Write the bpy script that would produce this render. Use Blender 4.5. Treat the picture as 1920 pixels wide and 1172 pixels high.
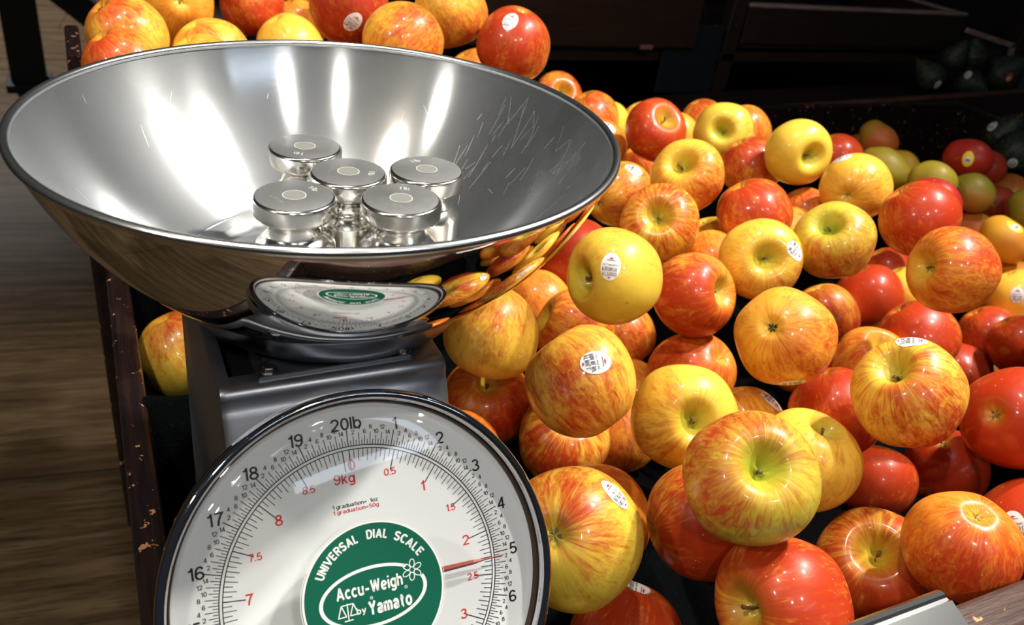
import bpy, bmesh, math, random
from mathutils import Vector, Matrix, noise
from mathutils.bvhtree import BVHTree

for o in list(bpy.data.objects): bpy.data.objects.remove(o, do_unlink=True)
SC = bpy.context.scene
COL = SC.collection
PI = math.pi
Z0 = 0.95                      # height of the dial centre above the shop floor (local z = 0 there)

# ------------------------------------------------------------------ camera, world, lamps, exposure
CR = (Vector((0.8998, -0.419, 0.1214)).normalized(), Vector((-0.1179, -0.5016, -0.8571)), Vector((0.42, 0.7569, -0.5007)).normalized())
FWD = CR[2]; RIGHT = (CR[0] - FWD * CR[0].dot(FWD)).normalized(); DOWN = FWD.cross(RIGHT)
CAM = Vector((-.1009, -.2946, .351 + Z0))
cd = bpy.data.cameras.new('camera'); cam = bpy.data.objects.new('camera', cd); COL.objects.link(cam)
cd.sensor_width = 36.0; cd.lens = 36.0 * 1600 / 1920; cd.clip_start = .01; cd.clip_end = 60
cam.matrix_world = Matrix(((RIGHT.x, -DOWN.x, -FWD.x, CAM.x), (RIGHT.y, -DOWN.y, -FWD.y, CAM.y), (RIGHT.z, -DOWN.z, -FWD.z, CAM.z), (0, 0, 0, 1)))
cd.dof.use_dof = True; cd.dof.focus_distance = .52; cd.dof.aperture_fstop = 13.0
SC.camera = cam

SC.view_settings.view_transform = 'Standard'; SC.view_settings.look = 'None'
SC.view_settings.gamma = 1.0; SC.view_settings.use_curve_mapping = False
SC.view_settings.exposure = 0.03

wd = bpy.data.worlds.new('world'); SC.world = wd; wd.use_nodes = True
wd.node_tree.nodes['Background'].inputs[0].default_value = (.50, .58, .68, 1)
wd.node_tree.nodes['Background'].inputs[1].default_value = .036

AIM = Vector((.15, .2, .05 + Z0))
def lamp(name, az, el, dist, watts, radius=.05, col=(1, .95, .86), cone=60, aim=AIM):
    d = bpy.data.lights.new(name, 'SPOT'); d.energy = watts; d.shadow_soft_size = radius; d.color = col
    d.spot_size = math.radians(cone); d.spot_blend = .6
    o = bpy.data.objects.new(name, d); COL.objects.link(o)
    a, e = math.radians(az), math.radians(el)
    v = Vector((math.cos(e) * math.cos(a), math.cos(e) * math.sin(a), math.sin(e)))
    o.location = aim + v * dist
    o.rotation_euler = (-v).to_track_quat('-Z', 'Y').to_euler()
    return o
lamp('track_lamp_key', 0, 52, 2.3, 255)
lamp('track_lamp_key_second', -22, 60, 2.2, 140)
lamp('track_lamp_overhead', 150, 84, 2.1, 55)
lamp('track_lamp_rear', -86, 45, 2.4, 34)
lamp('track_lamp_rear_second', -114, 42, 2.4, 30)
lamp('track_lamp_side', -166, 38, 2.4, 42)
lamp('aisle_floor_fill', 90, 75, 2.6, 330, .05, (.95, .97, 1), 80, Vector((-.7, 4.6, 0)))  # added fill light, not a known fixture: lifts the far aisle floor
lamp('near_floor_fill', -90, 80, 2.4, 40, .05, (1, .88, .72), 80, Vector((-.5, .5, 0)))  # unseen warm fill, put in to brighten the floor left of the bin
def panel(name, az, el, dist, w, h, watts, col, aim=AIM):
    d = bpy.data.lights.new(name, 'AREA'); d.shape = 'RECTANGLE'; d.size = w; d.size_y = h; d.energy = watts; d.color = col
    o = bpy.data.objects.new(name, d); COL.objects.link(o)
    a, e = math.radians(az), math.radians(el)
    v = Vector((math.cos(e) * math.cos(a), math.cos(e) * math.sin(a), math.sin(e)))
    o.location = aim + v * dist; o.rotation_euler = (-v).to_track_quat('-Z', 'Y').to_euler()
panel('ceiling_tube_light', -74, 33, 3.2, 1.5, .12, 4, (.70, .82, 1.0))

# ------------------------------------------------------------------ helpers
def L(x, y, z): return Vector((x, y, z + Z0))
def link(name, me, mats, parent=None, smooth=True):
    for m in (mats if isinstance(mats, (list, tuple)) else [mats]): me.materials.append(m)
    if smooth is not None:
        me.polygons.foreach_set('use_smooth', [bool(smooth)] * len(me.polygons))
    o = bpy.data.objects.new(name, me); COL.objects.link(o)
    if parent is not None: o.parent = parent
    return o
def mk(name, vs, fs, mats, parent=None, smooth=True, midx=None):
    me = bpy.data.meshes.new(name); me.from_pydata([tuple(v) for v in vs], [], fs); me.update()
    if midx: me.polygons.foreach_set('material_index', midx)
    return link(name, me, mats, parent, smooth)
def bmobj(name, bm, mats, parent=None, smooth=False):
    me = bpy.data.meshes.new(name); bm.normal_update(); bm.to_mesh(me); bm.free()
    return link(name, me, mats, parent, smooth)
def tag(o, label, cat, group=None, kind=None):
    if label: o['label'] = label
    if cat: o['category'] = cat
    if group: o['group'] = group
    if kind: o['kind'] = kind
    return o
def empty(name, loc):
    o = bpy.data.objects.new(name, None); o.empty_display_size = .02; o.location = loc; COL.objects.link(o); return o
def bbox(bm, lo, hi, bev=0, seg=2, rot=None, pivot=None):
    """bevelled box into bm"""
    lo, hi = Vector(lo), Vector(hi)
    r = bmesh.ops.create_cube(bm, size=1)
    vs = r['verts']
    for v in vs: v.co = Vector(((v.co.x + .5) * (hi.x - lo.x) + lo.x, (v.co.y + .5) * (hi.y - lo.y) + lo.y, (v.co.z + .5) * (hi.z - lo.z) + lo.z))
    if bev:
        es = list({e for v in vs for e in v.link_edges})
        r2 = bmesh.ops.bevel(bm, geom=es, offset=bev, segments=seg, affect='EDGES', profile=.5)
        vs = list({v for v in vs if v.is_valid} | set(r2['verts']))
    if rot is not None:
        bmesh.ops.rotate(bm, verts=vs, cent=pivot or (lo + hi) / 2, matrix=rot)
    return vs
def boxobj(name, lo, hi, mat, parent=None, bev=.001, rot=None, pivot=None, smooth=False):
    bm = bmesh.new(); bbox(bm, lo, hi, bev, 2, rot, pivot); return bmobj(name, bm, mat, parent, smooth)
def lathe(prof, n=96, close=False):
    vs, fs = [], []
    m = len(prof)
    for i in range(n):
        a = 2 * PI * i / n; c, s = math.cos(a), math.sin(a)
        for r, z in prof: vs.append((r * c, r * s, z))
    for i in range(n):
        j = (i + 1) % n
        for k in range(m if close else m - 1):
            l = (k + 1) % m
            fs.append((i * m + k, j * m + k, j * m + l, i * m + l))
    return vs, fs
def sharp(o, ang=35):
    me = o.data
    bm = bmesh.new(); bm.from_mesh(me)
    bmesh.ops.remove_doubles(bm, verts=bm.verts, dist=1e-7)
    bmesh.ops.recalc_face_normals(bm, faces=bm.faces)
    for e in bm.edges:
        e.smooth = not (len(e.link_faces) == 2 and e.calc_face_angle(0) > math.radians(ang))
    bm.to_mesh(me); bm.free(); me.polygons.foreach_set('use_smooth', [True] * len(me.polygons)); return o

# ------------------------------------------------------------------ materials
class NT:
    def __init__(s, name):
        s.m = bpy.data.materials.new(name); s.m.use_nodes = True; s.t = s.m.node_tree; s.N = s.t.nodes; s.Lk = s.t.links
        s.b = s.N['Principled BSDF']; s.out = s.N['Material Output']
    def n(s, typ, **kw):
        x = s.N.new(typ)
        for k, v in kw.items(): setattr(x, k, v)
        return x
    def l(s, a, b): s.Lk.new(a, b)
    def val(s, x, i):
        return x
    def math(s, op, a, b=None, clamp=False):
        x = s.n('ShaderNodeMath', operation=op, use_clamp=clamp)
        for i, v in enumerate((a, b)):
            if v is None: continue
            if isinstance(v, (int, float)): x.inputs[i].default_value = v
            else: s.l(v, x.inputs[i])
        return x.outputs[0]
    def mix(s, f, a, b, mode='MIX'):
        x = s.n('ShaderNodeMix', data_type='RGBA', blend_type=mode)
        for sock, v in ((x.inputs[0], f), (x.inputs[6], a), (x.inputs[7], b)):
            if isinstance(v, (int, float)): sock.default_value = v
            elif isinstance(v, (tuple, list)): sock.default_value = (*v, 1)
            else: s.l(v, sock)
        return x.outputs[2]
    def noise(s, vec, scale, detail=3, rough=.5, dist=0):
        x = s.n('ShaderNodeTexNoise'); x.inputs['Scale'].default_value = scale; x.inputs['Detail'].default_value = detail
        x.inputs['Roughness'].default_value = rough; x.inputs['Distortion'].default_value = dist
        if vec is not None: s.l(vec, x.inputs['Vector'])
        return x.outputs[0]
    def ramp(s, f, lo, hi, smooth=True):
        x = s.n('ShaderNodeMapRange', interpolation_type='SMOOTHSTEP' if smooth else 'LINEAR')
        x.inputs[1].default_value = lo; x.inputs[2].default_value = hi; s.l(f, x.inputs[0]); return x.outputs[0]
    def coord(s, which='Object', scale=None, loc=None):
        c = s.n('ShaderNodeTexCoord').outputs[which]
        if scale or loc:
            mp = s.n('ShaderNodeMapping')
            if scale: mp.inputs['Scale'].default_value = scale
            if loc: mp.inputs['Location'].default_value = loc
            s.l(c, mp.inputs['Vector']); c = mp.outputs[0]
        return c
    def attr(s, name): return s.n('ShaderNodeAttribute', attribute_name=name).outputs['Fac']
    def bump(s, h, strength, dist=.001):
        x = s.n('ShaderNodeBump'); x.inputs['Strength'].default_value = strength; x.inputs['Distance'].default_value = dist
        s.l(h, x.inputs['Height']); s.l(x.outputs[0], s.b.inputs['Normal'])
    def set(s, **kw):
        for k, v in kw.items():
            i = s.b.inputs[k.replace('_', ' ')]
            if isinstance(v, (int, float)): i.default_value = v
            elif isinstance(v, (tuple, list)): i.default_value = (*v, 1)
            else: s.l(v, i)
        return s
def plain(name, col, rough=.5, metal=0, **kw):
    t = NT(name); t.set(Base_Color=col, Roughness=rough, Metallic=metal, **kw); return t.m

# apple skin: ground colour + red blush broken into meridian streaks
def apple_skin():
    t = NT('apple_skin')
    hue, blush, deep, cav, seed, streak = (t.attr(a) for a in ('hue', 'blush', 'deep', 'cavity', 'seed', 'streak'))
    oc = t.coord('Object')
    sx = t.n('ShaderNodeSeparateXYZ'); t.l(oc, sx.inputs[0])
    x, y, z = sx.outputs
    r = t.math('SQRT', t.math('ADD', t.math('MULTIPLY', x, x), t.math('MULTIPLY', y, y)))
    r = t.math('MAXIMUM', r, 1e-4)
    def merid(fa, fz):
        c = t.n('ShaderNodeCombineXYZ')
        t.l(t.math('ADD', t.math('MULTIPLY', t.math('DIVIDE', x, r), fa), seed), c.inputs[0])
        t.l(t.math('MULTIPLY', t.math('DIVIDE', y, r), fa), c.inputs[1])
        t.l(t.math('ADD', t.math('MULTIPLY', z, fz), seed), c.inputs[2]); return c.outputs[0]
    so = t.n('ShaderNodeVectorMath', operation='ADD'); t.l(oc, so.inputs[0])
    cs = t.n('ShaderNodeCombineXYZ'); t.l(seed, cs.inputs[0]); t.l(seed, cs.inputs[1]); t.l(so.outputs[0], so.inputs[0]); t.l(oc, so.inputs[0]); t.l(cs.outputs[0], so.inputs[1])
    pos = so.outputs[0]
    st1 = t.noise(merid(3.2, 30), 1.0, 4, .62, .9)
    st2 = t.noise(merid(11, 55), 1.0, 3, .6, .8)
    big = t.noise(pos, 28, 2, .5)
    mid = t.noise(pos, 90, 3, .6)
    m = t.math('ADD', blush, t.math('MULTIPLY', t.math('MULTIPLY', t.math('SUBTRACT', st1, .5), 1.25), streak))
    m = t.math('ADD', m, t.math('MULTIPLY', t.math('MULTIPLY', t.math('SUBTRACT', st2, .5), .95), streak))
    m = t.math('ADD', m, t.math('MULTIPLY', t.math('SUBTRACT', big, .5), 1.1))
    m = t.math('ADD', m, t.math('MULTIPLY', t.math('SUBTRACT', t.noise(merid(7, 120), 1.0, 4, .68, 1.2), .5), 1.5))
    mask = t.ramp(m, -.22, 1.0)
    g = t.mix(t.ramp(hue, 0, .5, False), (.49, .48, .045), (.86, .52, .055))
    g = t.mix(t.ramp(hue, .5, 1, False), g, (.88, .25, .02))
    g = t.mix(t.math('MULTIPLY', t.ramp(mid, .35, .75), .35), g, (.86, .58, .10))
    red = t.mix(deep, (.52, .030, .007), (.30, .004, .006))
    red = t.mix(t.math('MULTIPLY', t.ramp(st2, .40, .72), .45), red, (.34, .008, .006))
    cg = t.math('MULTIPLY', cav, t.math('SUBTRACT', 1.25, t.math('MULTIPLY', mask, .30)), True)
    c = t.mix(t.math('MULTIPLY', mask, .95), g, red)
    c = t.mix(t.math('MULTIPLY', cg, .85), c, t.mix(hue, (.34, .44, .03), (.72, .50, .05)))
    # pale lenticel dots
    vo = t.n('ShaderNodeTexVoronoi'); vo.inputs['Scale'].default_value = 170; t.l(pos, vo.inputs['Vector'])
    dots = t.math('SUBTRACT', 1, t.ramp(vo.outputs['Distance'], .05, .13))
    sel = t.ramp(t.n('ShaderNodeSeparateColor').outputs[0], .5, .51)
    sc = sel.node.inputs[0].links[0].from_node; t.l(vo.outputs['Color'], sc.inputs[0])
    c = t.mix(t.math('MULTIPLY', t.math('MULTIPLY', dots, sel), .45), c, (.88, .62, .30))
    # brown scuffs
    sp = t.ramp(t.noise(pos, 60, 2, .5), .76, .80)
    c = t.mix(t.math('MULTIPLY', sp, .5), c, (.30, .14, .03))
    t.set(Base_Color=c, Roughness=.38, Specular_IOR_Level=.28, Coat_Weight=.28, Coat_Roughness=.10)
    t.bump(t.math('ADD', t.noise(pos, 220, 3, .6), t.math('MULTIPLY', t.noise(pos, 1000, 2, .6), .30)), .16, .0006)
    return t.m
def mango_skin():
    t = NT('mango_skin')
    hue, blush, deep, seed = (t.attr(a) for a in ('hue', 'blush', 'deep', 'seed'))
    oc = t.coord('Object'); n1 = t.noise(oc, 30, 3, .6); n2 = t.noise(oc, 120, 3, .6)
    m = t.ramp(t.math('ADD', blush, t.math('MULTIPLY', t.math('SUBTRACT', n1, .5), .7)), -.1, .7)
    g = t.mix(t.ramp(hue, 0, .5, False), (.17, .16, .015), (.50, .36, .03)); g = t.mix(t.ramp(hue, .5, 1, False), g, (.70, .28, .02))
    c = t.mix(m, g, t.mix(deep, (.52, .13, .03), (.30, .006, .008)))
    c = t.mix(t.math('MULTIPLY', t.ramp(n2, .62, .75), .3), c, (.5, .33, .08))
    t.set(Base_Color=c, Roughness=.42, Specular_IOR_Level=.35); t.bump(n2, .08, .0006); return t.m
M = {}
M['apple'] = apple_skin(); M['mango'] = mango_skin()
M['stem'] = plain('stem_brown', (.16, .085, .03), .7)
M['calyx'] = plain('calyx_dry', (.20, .14, .06), .85)
M['calyx_dark'] = plain('calyx_dark', (.03, .02, .01), .9)
M['sticker'] = plain('sticker_paper', (.80, .80, .82), .35)
M['sticker_yellow'] = plain('sticker_yellow', (.85, .60, .02), .4)
M['ink'] = plain('ink_black', (.012, .012, .014), .5)
M['ink_grey'] = plain('ink_grey', (.13, .13, .15), .5)
M['ink_red'] = plain('ink_red', (.62, .025, .02), .5)
M['ink_white'] = plain('ink_white', (.80, .82, .80), .5)
def metal(name, col, rough, aniso=0, scratch=0, rot=0.0, bumps=0):
    t = NT(name); t.set(Base_Color=col, Metallic=1.0, Roughness=rough)
    if aniso:
        t.b.inputs['Anisotropic'].default_value = aniso; t.b.inputs['Anisotropic Rotation'].default_value = rot
        tg = t.n('ShaderNodeTangent', direction_type='RADIAL', axis='Z'); t.l(tg.outputs[0], t.b.inputs['Tangent'])
    if scratch:
        oc = t.coord('Object', (1, 1, 1))
        sx = t.n('ShaderNodeSeparateXYZ'); t.l(oc, sx.inputs[0])
        r = t.math('SQRT', t.math('ADD', t.math('MULTIPLY', sx.outputs[0], sx.outputs[0]), t.math('MULTIPLY', sx.outputs[1], sx.outputs[1])))
        cb = t.n('ShaderNodeCombineXYZ'); t.l(t.math('MULTIPLY', r, 900), cb.inputs[0]); t.l(t.math('MULTIPLY', sx.outputs[2], 900), cb.inputs[1])
        t.l(t.math('MULTIPLY', sx.outputs[0], 8), cb.inputs[2])
        g = t.noise(cb.outputs[0], 1, 2, .6)
        t.bump(g, scratch, .0002)
        sm = t.noise(oc, 18, 3, .6)
        t.l(t.math('ADD', rough - .05, t.math('MULTIPLY', sm, .12)), t.b.inputs['Roughness'])
    if bumps:
        oc = t.coord('Object'); t.bump(t.noise(oc, 350, 2, .5), bumps, .0003)
        sm = t.noise(oc, 30, 3, .6); t.l(t.math('ADD', rough - .08, t.math('MULTIPLY', sm, .18)), t.b.inputs['Roughness'])
    return t.m
def brushed2():
    m = metal('brushed_steel_inside', (.64, .66, .67), .16, .88, .10, .25); t = m.node_tree; b = t.nodes['Principled BSDF']
    b2 = t.nodes.new('ShaderNodeBsdfPrincipled'); b2.inputs['Base Color'].default_value = (.62, .64, .66, 1); b2.inputs['Metallic'].default_value = 1; b2.inputs['Roughness'].default_value = .52
    b2.inputs['Anisotropic'].default_value = .5; b2.inputs['Anisotropic Rotation'].default_value = .25
    for l in list(b.inputs['Tangent'].links): t.links.new(l.from_socket, b2.inputs['Tangent'])
    mx = t.nodes.new('ShaderNodeMixShader'); mx.inputs[0].default_value = .20
    t.links.new(b.outputs[0], mx.inputs[1]); t.links.new(b2.outputs[0], mx.inputs[2]); t.links.new(mx.outputs[0], t.nodes['Material Output'].inputs['Surface']); return m
M['brushed'] = brushed2()
M['mirror'] = metal('polished_steel', (.74, .73, .71), .035)
M['rim'] = metal('rim_steel', (.80, .81, .82), .24)
M['chrome'] = metal('chrome', (.72, .73, .75), .05)
M['weight'] = metal('weight_steel', (.74, .72, .68), .17)
M['weight_top'] = metal('weight_top_steel', (.62, .63, .64), .42, bumps=.15)
M['lead'] = plain('lead_plug', (.22, .225, .21), .7, .5)
M['house'] = metal('housing_steel', (.33, .34, .375), .38, bumps=.12)
M['dish'] = metal('dish_steel', (.30, .34, .38), .28)
M['bolt'] = metal('bolt_steel', (.30, .28, .26), .3)
M['dark'] = plain('dark_cavity', (.006, .007, .008), .8)
M['dial'] = plain('dial_enamel', (.80, .82, .83), .35)
M['dial_grey'] = plain('dial_ridge', (.88, .90, .90), .3)
M['gasket'] = plain('gasket_brown', (.05, .025, .012), .5)
M['green'] = plain('badge_green', (.004, .105, .062), .35)
M['needle'] = plain('needle_red', (.24, .018, .007), .3)
def thin_glass():
    t = NT('lens_plastic'); t.N.remove(t.b)
    tr = t.n('ShaderNodeBsdfTransparent'); gl = t.n('ShaderNodeBsdfGlossy'); gl.inputs['Roughness'].default_value = .03
    lw = t.n('ShaderNodeLayerWeight'); lw.inputs['Blend'].default_value = .5
    fr = t.math('ADD', .045, t.math('MULTIPLY', t.math('POWER', lw.outputs['Facing'], 5), .8)).node
    mx = t.n('ShaderNodeMixShader'); t.l(fr.outputs[0], mx.inputs[0]); t.l(tr.outputs[0], mx.inputs[1]); t.l(gl.outputs[0], mx.inputs[2])
    t.l(mx.outputs[0], t.out.inputs['Surface']); return t.m
M['lens'] = thin_glass()
def wood(name, c1, c2, scale, rough, chips=None, chip_amt=.7, axis=0):
    t = NT(name); sc = [scale * 6, scale * 6, scale * 6]; sc[axis] = scale * .5
    oc = t.coord('Object', tuple(sc)); n1 = t.noise(oc, 4, 5, .65, .4); n2 = t.noise(oc, 14, 3, .6)
    c = t.mix(t.ramp(n1, .35, .7), c1, c2)
    c = t.mix(t.math('MULTIPLY', t.ramp(n2, .5, .75), .4), c, tuple(v * .45 for v in c1))
    if chips:
        ch = t.ramp(t.noise(t.coord('Object', (1, 1, 1)), 95, 4, .65), chip_amt, chip_amt + .02)
        c = t.mix(ch, c, chips)
    t.set(Base_Color=c, Roughness=rough); t.bump(n2, .25, .001); return t.m
M['bin'] = wood('bin_wood', (.007, .005, .006), (.020, .009, .008), 8, .28, (.42, .20, .09), .635, 1)
M['rail'] = wood('rail_wood', (.050, .026, .022), (.10, .055, .045), 8, .25, (.50, .27, .11), .66, 0)
M['shelf'] = wood('shelf_wood', (.016, .007, .0045), (.028, .012, .007), 6, .5, (.10, .05, .03), .80, 0)
M['worn'] = wood('worn_edge_wood', (.22, .15, .13), (.42, .32, .29), 8, .5, None, .7, 0)
M['wornbrown'] = wood('worn_brown_edge', (.09, .036, .020), (.16, .07, .04), 8, .5, None, .7, 0)
M['post'] = wood('post_wood', (.012, .007, .006), (.022, .011, .008), 6, .5, None, .7, 2)
M['stand'] = plain('stand_paint', (.006, .007, .008), .7)
M['tag'] = plain('tag_card', (.20, .09, .07), .6)
M['bracket'] = plain('bracket_black', (.004, .008, .012), .5)
M['screw'] = metal('screw_steel', (.4, .4, .4), .3)
M['strip'] = metal('strip_aluminium', (.66, .67, .68), .22)
M['stripblack'] = plain('strip_black', (.015, .016, .018), .35)
M['redcard'] = plain('red_card', (.55, .02, .015), .5)
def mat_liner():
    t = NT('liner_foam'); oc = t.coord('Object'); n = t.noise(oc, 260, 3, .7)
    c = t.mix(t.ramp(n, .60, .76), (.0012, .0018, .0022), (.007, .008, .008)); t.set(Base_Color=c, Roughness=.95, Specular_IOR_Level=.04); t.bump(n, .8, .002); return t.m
M['liner'] = mat_liner()
def floor_mat():
    t = NT('plank_floor')
    oc = t.coord('Object')
    br = t.n('ShaderNodeTexBrick'); br.inputs['Scale'].default_value = 1; br.inputs['Brick Width'].default_value = 2.4; br.inputs['Row Height'].default_value = .62
    br.inputs['Mortar Size'].default_value = .0018; br.offset = .37; br.inputs['Color1'].default_value = (0, 0, 0, 1); br.inputs['Color2'].default_value = (1, 1, 1, 1); br.inputs['Mortar'].default_value = (.5, .5, .5, 1)
    mp = t.n('ShaderNodeMapping'); mp.inputs['Rotation'].default_value = (0, 0, math.radians(8)); t.l(oc, mp.inputs['Vector']); t.l(mp.outputs[0], br.inputs['Vector'])
    m2 = t.n('ShaderNodeMapping'); m2.inputs['Scale'].default_value = (2.0, 30, 1); t.l(mp.outputs[0], m2.inputs['Vector'])
    n1 = t.noise(m2.outputs[0], 1.2, 6, .65, .6); n2 = t.noise(m2.outputs[0], 5, 4, .7, .3)
    c = t.mix(t.ramp(n1, .33, .68), (.066, .041, .021), (.165, .110, .060))
    c = t.mix(t.math('MULTIPLY', t.ramp(n2, .50, .66), .85), c, (.028, .020, .013))
    c = t.mix(t.math('MULTIPLY', br.outputs['Color'], .22), c, (.14, .09, .05))
    c = t.mix(t.ramp(br.outputs['Fac'], .2, .8), c, (.015, .010, .007))
    t.set(Base_Color=c, Roughness=.5, Specular_IOR_Level=.12); t.bump(n2, .15, .001); return t.m
M['floor'] = floor_mat()
def avo_mat():
    t = NT('avocado_skin'); oc = t.coord('Object'); n = t.noise(oc, 140, 3, .6)
    t.set(Base_Color=t.mix(t.ramp(n, .4, .7), (.010, .018, .010), (.045, .062, .032)), Roughness=.55); t.bump(n, .6, .002); return t.m
M['avocado'] = avo_mat()

# ------------------------------------------------------------------ room shell
fl = mk('floor', [(-8, -8, 0), (8, -8, 0), (8, 9, 0), (-8, 9, 0)], [(0, 1, 2, 3)], M['floor'], smooth=False); fl['kind'] = 'structure'
wl = boxobj('wall_back', (-8, 8.0, 0), (8, 8.1, 3.6), plain('wall_dark', (.012, .013, .016), .8), bev=0); wl['kind'] = 'structure'

# ------------------------------------------------------------------ lettering
def arc(cx, cy, rx, ry, a0, a1, n=14):
    n = max(3, int(abs(a1 - a0) / 360 * 36))
    return [(cx + rx * math.cos(math.radians(a0 + (a1 - a0) * i / n)), cy + ry * math.sin(math.radians(a0 + (a1 - a0) * i / n))) for i in range(n + 1)]
# centre lines of a plain grotesque alphabet, cap height 1
GL = {
 '0': [arc(.33, .5, .24, .435, 0, 360)], '1': [[(.40, 0), (.40, 1)], [(.16, .755), (.30, .775), (.39, .90)]],
 '2': [arc(.32, .69, .235, .245, 172, -35) + [(.08, .065), (.57, .065)]],
 '3': [arc(.31, .725, .205, .21, 160, -90), arc(.31, .29, .25, .225, 90, -165)],
 '4': [[(.45, 0), (.45, 1)], [(.44, .95), (.07, .28), (.60, .28)]],
 '5': [[(.53, .935), (.18, .935), (.12, .50)] + arc(.32, .325, .245, .26, 138, -155)],
 '6': [arc(.33, .30, .235, .235, 0, 360), arc(.36, .47, .265, .465, 190, 40)],
 '7': [[(.06, .935), (.57, .935), (.44, .72), (.30, .36), (.25, 0)]],
 '8': [arc(.33, .74, .20, .195, 0, 360), arc(.33, .285, .245, .22, 0, 360)],
 '9': [arc(.33, .70, .235, .235, 0, 360), arc(.30, .53, .265, .465, 10, -140)],
 '.': [[(.09, 0), (.09, .13)]], '-': [[(.04, .36), (.42, .36)]], '=': [[(.06, .28), (.50, .28)], [(.06, .50), (.50, .50)]], ' ': [],
 'l': [[(.10, 0), (.10, 1)]], 'b': [[(.10, 0), (.10, 1)], arc(.34, .355, .235, .30, 0, 360)], 'k': [[(.10, 0), (.10, 1)], [(.11, .28), (.46, .70)], [(.25, .42), (.50, 0)]],
 'g': [arc(.31, .36, .225, .295, 0, 360), [(.54, .71), (.54, -.04)] + arc(.31, -.04, .23, .18, 0, -150)],
 'o': [arc(.31, .355, .24, .30, 0, 360)], 'z': [[(.05, .65), (.46, .65), (.05, .065), (.48, .065)]],
 'r': [[(.10, 0), (.10, .71)], arc(.33, .40, .225, .26, 180, 80)], 'a': [arc(.28, .47, .20, .19, 165, 0) + [(.48, 0)], arc(.27, .20, .19, .145, 0, 360)],
 'd': [[(.54, 0), (.54, 1)], arc(.31, .355, .235, .30, 0, 360)], 'u': [[(.10, .71), (.10, .28)] + arc(.31, .28, .21, .225, 180, 360) + [(.52, .71)], [(.52, 0), (.52, .4)]],
 't': [[(.18, .92), (.18, .10)], [(.18, .07), (.34, .07)], [(.03, .66), (.36, .66)]], 'i': [[(.10, 0), (.10, .71)], [(.10, .87), (.10, 1)]],
 'n': [[(.10, 0), (.10, .71)], arc(.31, .42, .21, .235, 180, 0) + [(.52, 0)]], 'h': [[(.10, 0), (.10, 1)], arc(.31, .42, .21, .235, 180, 0) + [(.52, 0)]],
 'm': [[(.10, 0), (.10, .71)], arc(.27, .44, .17, .215, 180, 0) + [(.44, 0)], arc(.61, .44, .17, .215, 180, 0) + [(.78, 0)]],
 'e': [[(.08, .36), (.55, .36)] + arc(.31, .355, .24, .30, 0, 315)], 'c': [arc(.31, .355, .24, .30, 45, 315)], 'y': [[(.03, .71), (.27, .02)], [(.51, .71), (.25, -.06), (.16, -.22), (.06, -.22)]],
 'U': [[(.10, 1), (.10, .34)] + arc(.36, .33, .26, .27, 180, 360) + [(.62, 1)]], 'N': [[(.10, 0), (.10, 1)], [(.10, .97), (.58, .03)], [(.58, 0), (.58, 1)]], 'I': [[(.10, 0), (.10, 1)]],
 'V': [[(.03, 1), (.34, .02)], [(.65, 1), (.34, .02)]], 'E': [[(.10, 0), (.10, 1)], [(.10, .07), (.56, .07)], [(.10, .52), (.52, .52)], [(.10, .93), (.56, .93)]],
 'R': [[(.10, 0), (.10, 1)], [(.10, .93), (.38, .93)] + arc(.38, .72, .21, .21, 90, -90) + [(.10, .51)], [(.40, .50), (.58, 0)]],
 'S': [arc(.33, .725, .235, .21, 20, 265) + arc(.33, .28, .25, .225, 85, -165)], 'A': [[(.02, 0), (.34, .98)], [(.66, 0), (.34, .98)], [(.14, .30), (.54, .30)]], 'L': [[(.10, 0), (.10, 1)], [(.10, .07), (.52, .07)]],
 'D': [[(.10, 0), (.10, 1)], [(.10, .93), (.34, .93)] + arc(.34, .5, .27, .43, 90, -90) + [(.10, .07)]], 'C': [arc(.37, .5, .28, .435, 45, 315)],
 'W': [[(.02, 1), (.22, .03)], [(.22, .03), (.43, .95)], [(.43, .95), (.64, .03)], [(.64, .03), (.84, 1)]], 'Y': [[(.02, 1), (.31, .46)], [(.60, 1), (.31, .46)], [(.31, .5), (.31, 0)]],
}
_gl = {}
def ribbon(pts, w):
    n = len(pts); closed = math.dist(pts[0], pts[-1]) < 1e-6; vs = []
    if closed: pts = pts[:-1]; n -= 1
    for i in range(n):
        p = pts[i]; a = pts[i - 1] if (i or closed) else p; b = pts[(i + 1) % n] if (i < n - 1 or closed) else p
        d1 = (p[0] - a[0], p[1] - a[1]); d2 = (b[0] - p[0], b[1] - p[1]); l1, l2 = math.hypot(*d1), math.hypot(*d2)
        if l1 < 1e-9: d1, l1 = d2, l2
        if l2 < 1e-9: d2, l2 = d1, l1
        n1 = (-d1[1] / l1, d1[0] / l1); n2 = (-d2[1] / l2, d2[0] / l2); mx, my = n1[0] + n2[0], n1[1] + n2[1]; q = mx * mx + my * my
        k = min(2 / q if q > 1e-6 else 1, 2.6); mx, my = mx * k / 1, my * k / 1
        vs += [(p[0] + mx * w / 2, p[1] + my * w / 2), (p[0] - mx * w / 2, p[1] - my * w / 2)]
    m = n if closed else n - 1
    return vs, [(2 * i, 2 * i + 1, 2 * ((i + 1) % n) + 1, 2 * ((i + 1) % n)) for i in range(m)]
def glyphs(s, w=.13, gap=None):
    key = (s, w)
    if key not in _gl:
        vs, fs, x = [], [], 0
        for ch in s:
            st = GL[ch]
            if not st: x += .30; continue
            xm = max(p[0] for q in st for p in q) ; x0 = min(p[0] for q in st for p in q)
            for q in st:
                rv, rf = ribbon(q, w); b = len(vs); vs += [(px - x0 + x, py) for px, py in rv]; fs += [tuple(b + i for i in f) for f in rf]
            x += xm - x0 + w + .075
        a = min(v[0] for v in vs); e = max(v[0] for v in vs)
        _gl[key] = ([((px - a) * 1.12, py) for px, py in vs], fs, (e - a) * 1.12)
    return _gl[key]
CAP = 1.0
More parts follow.
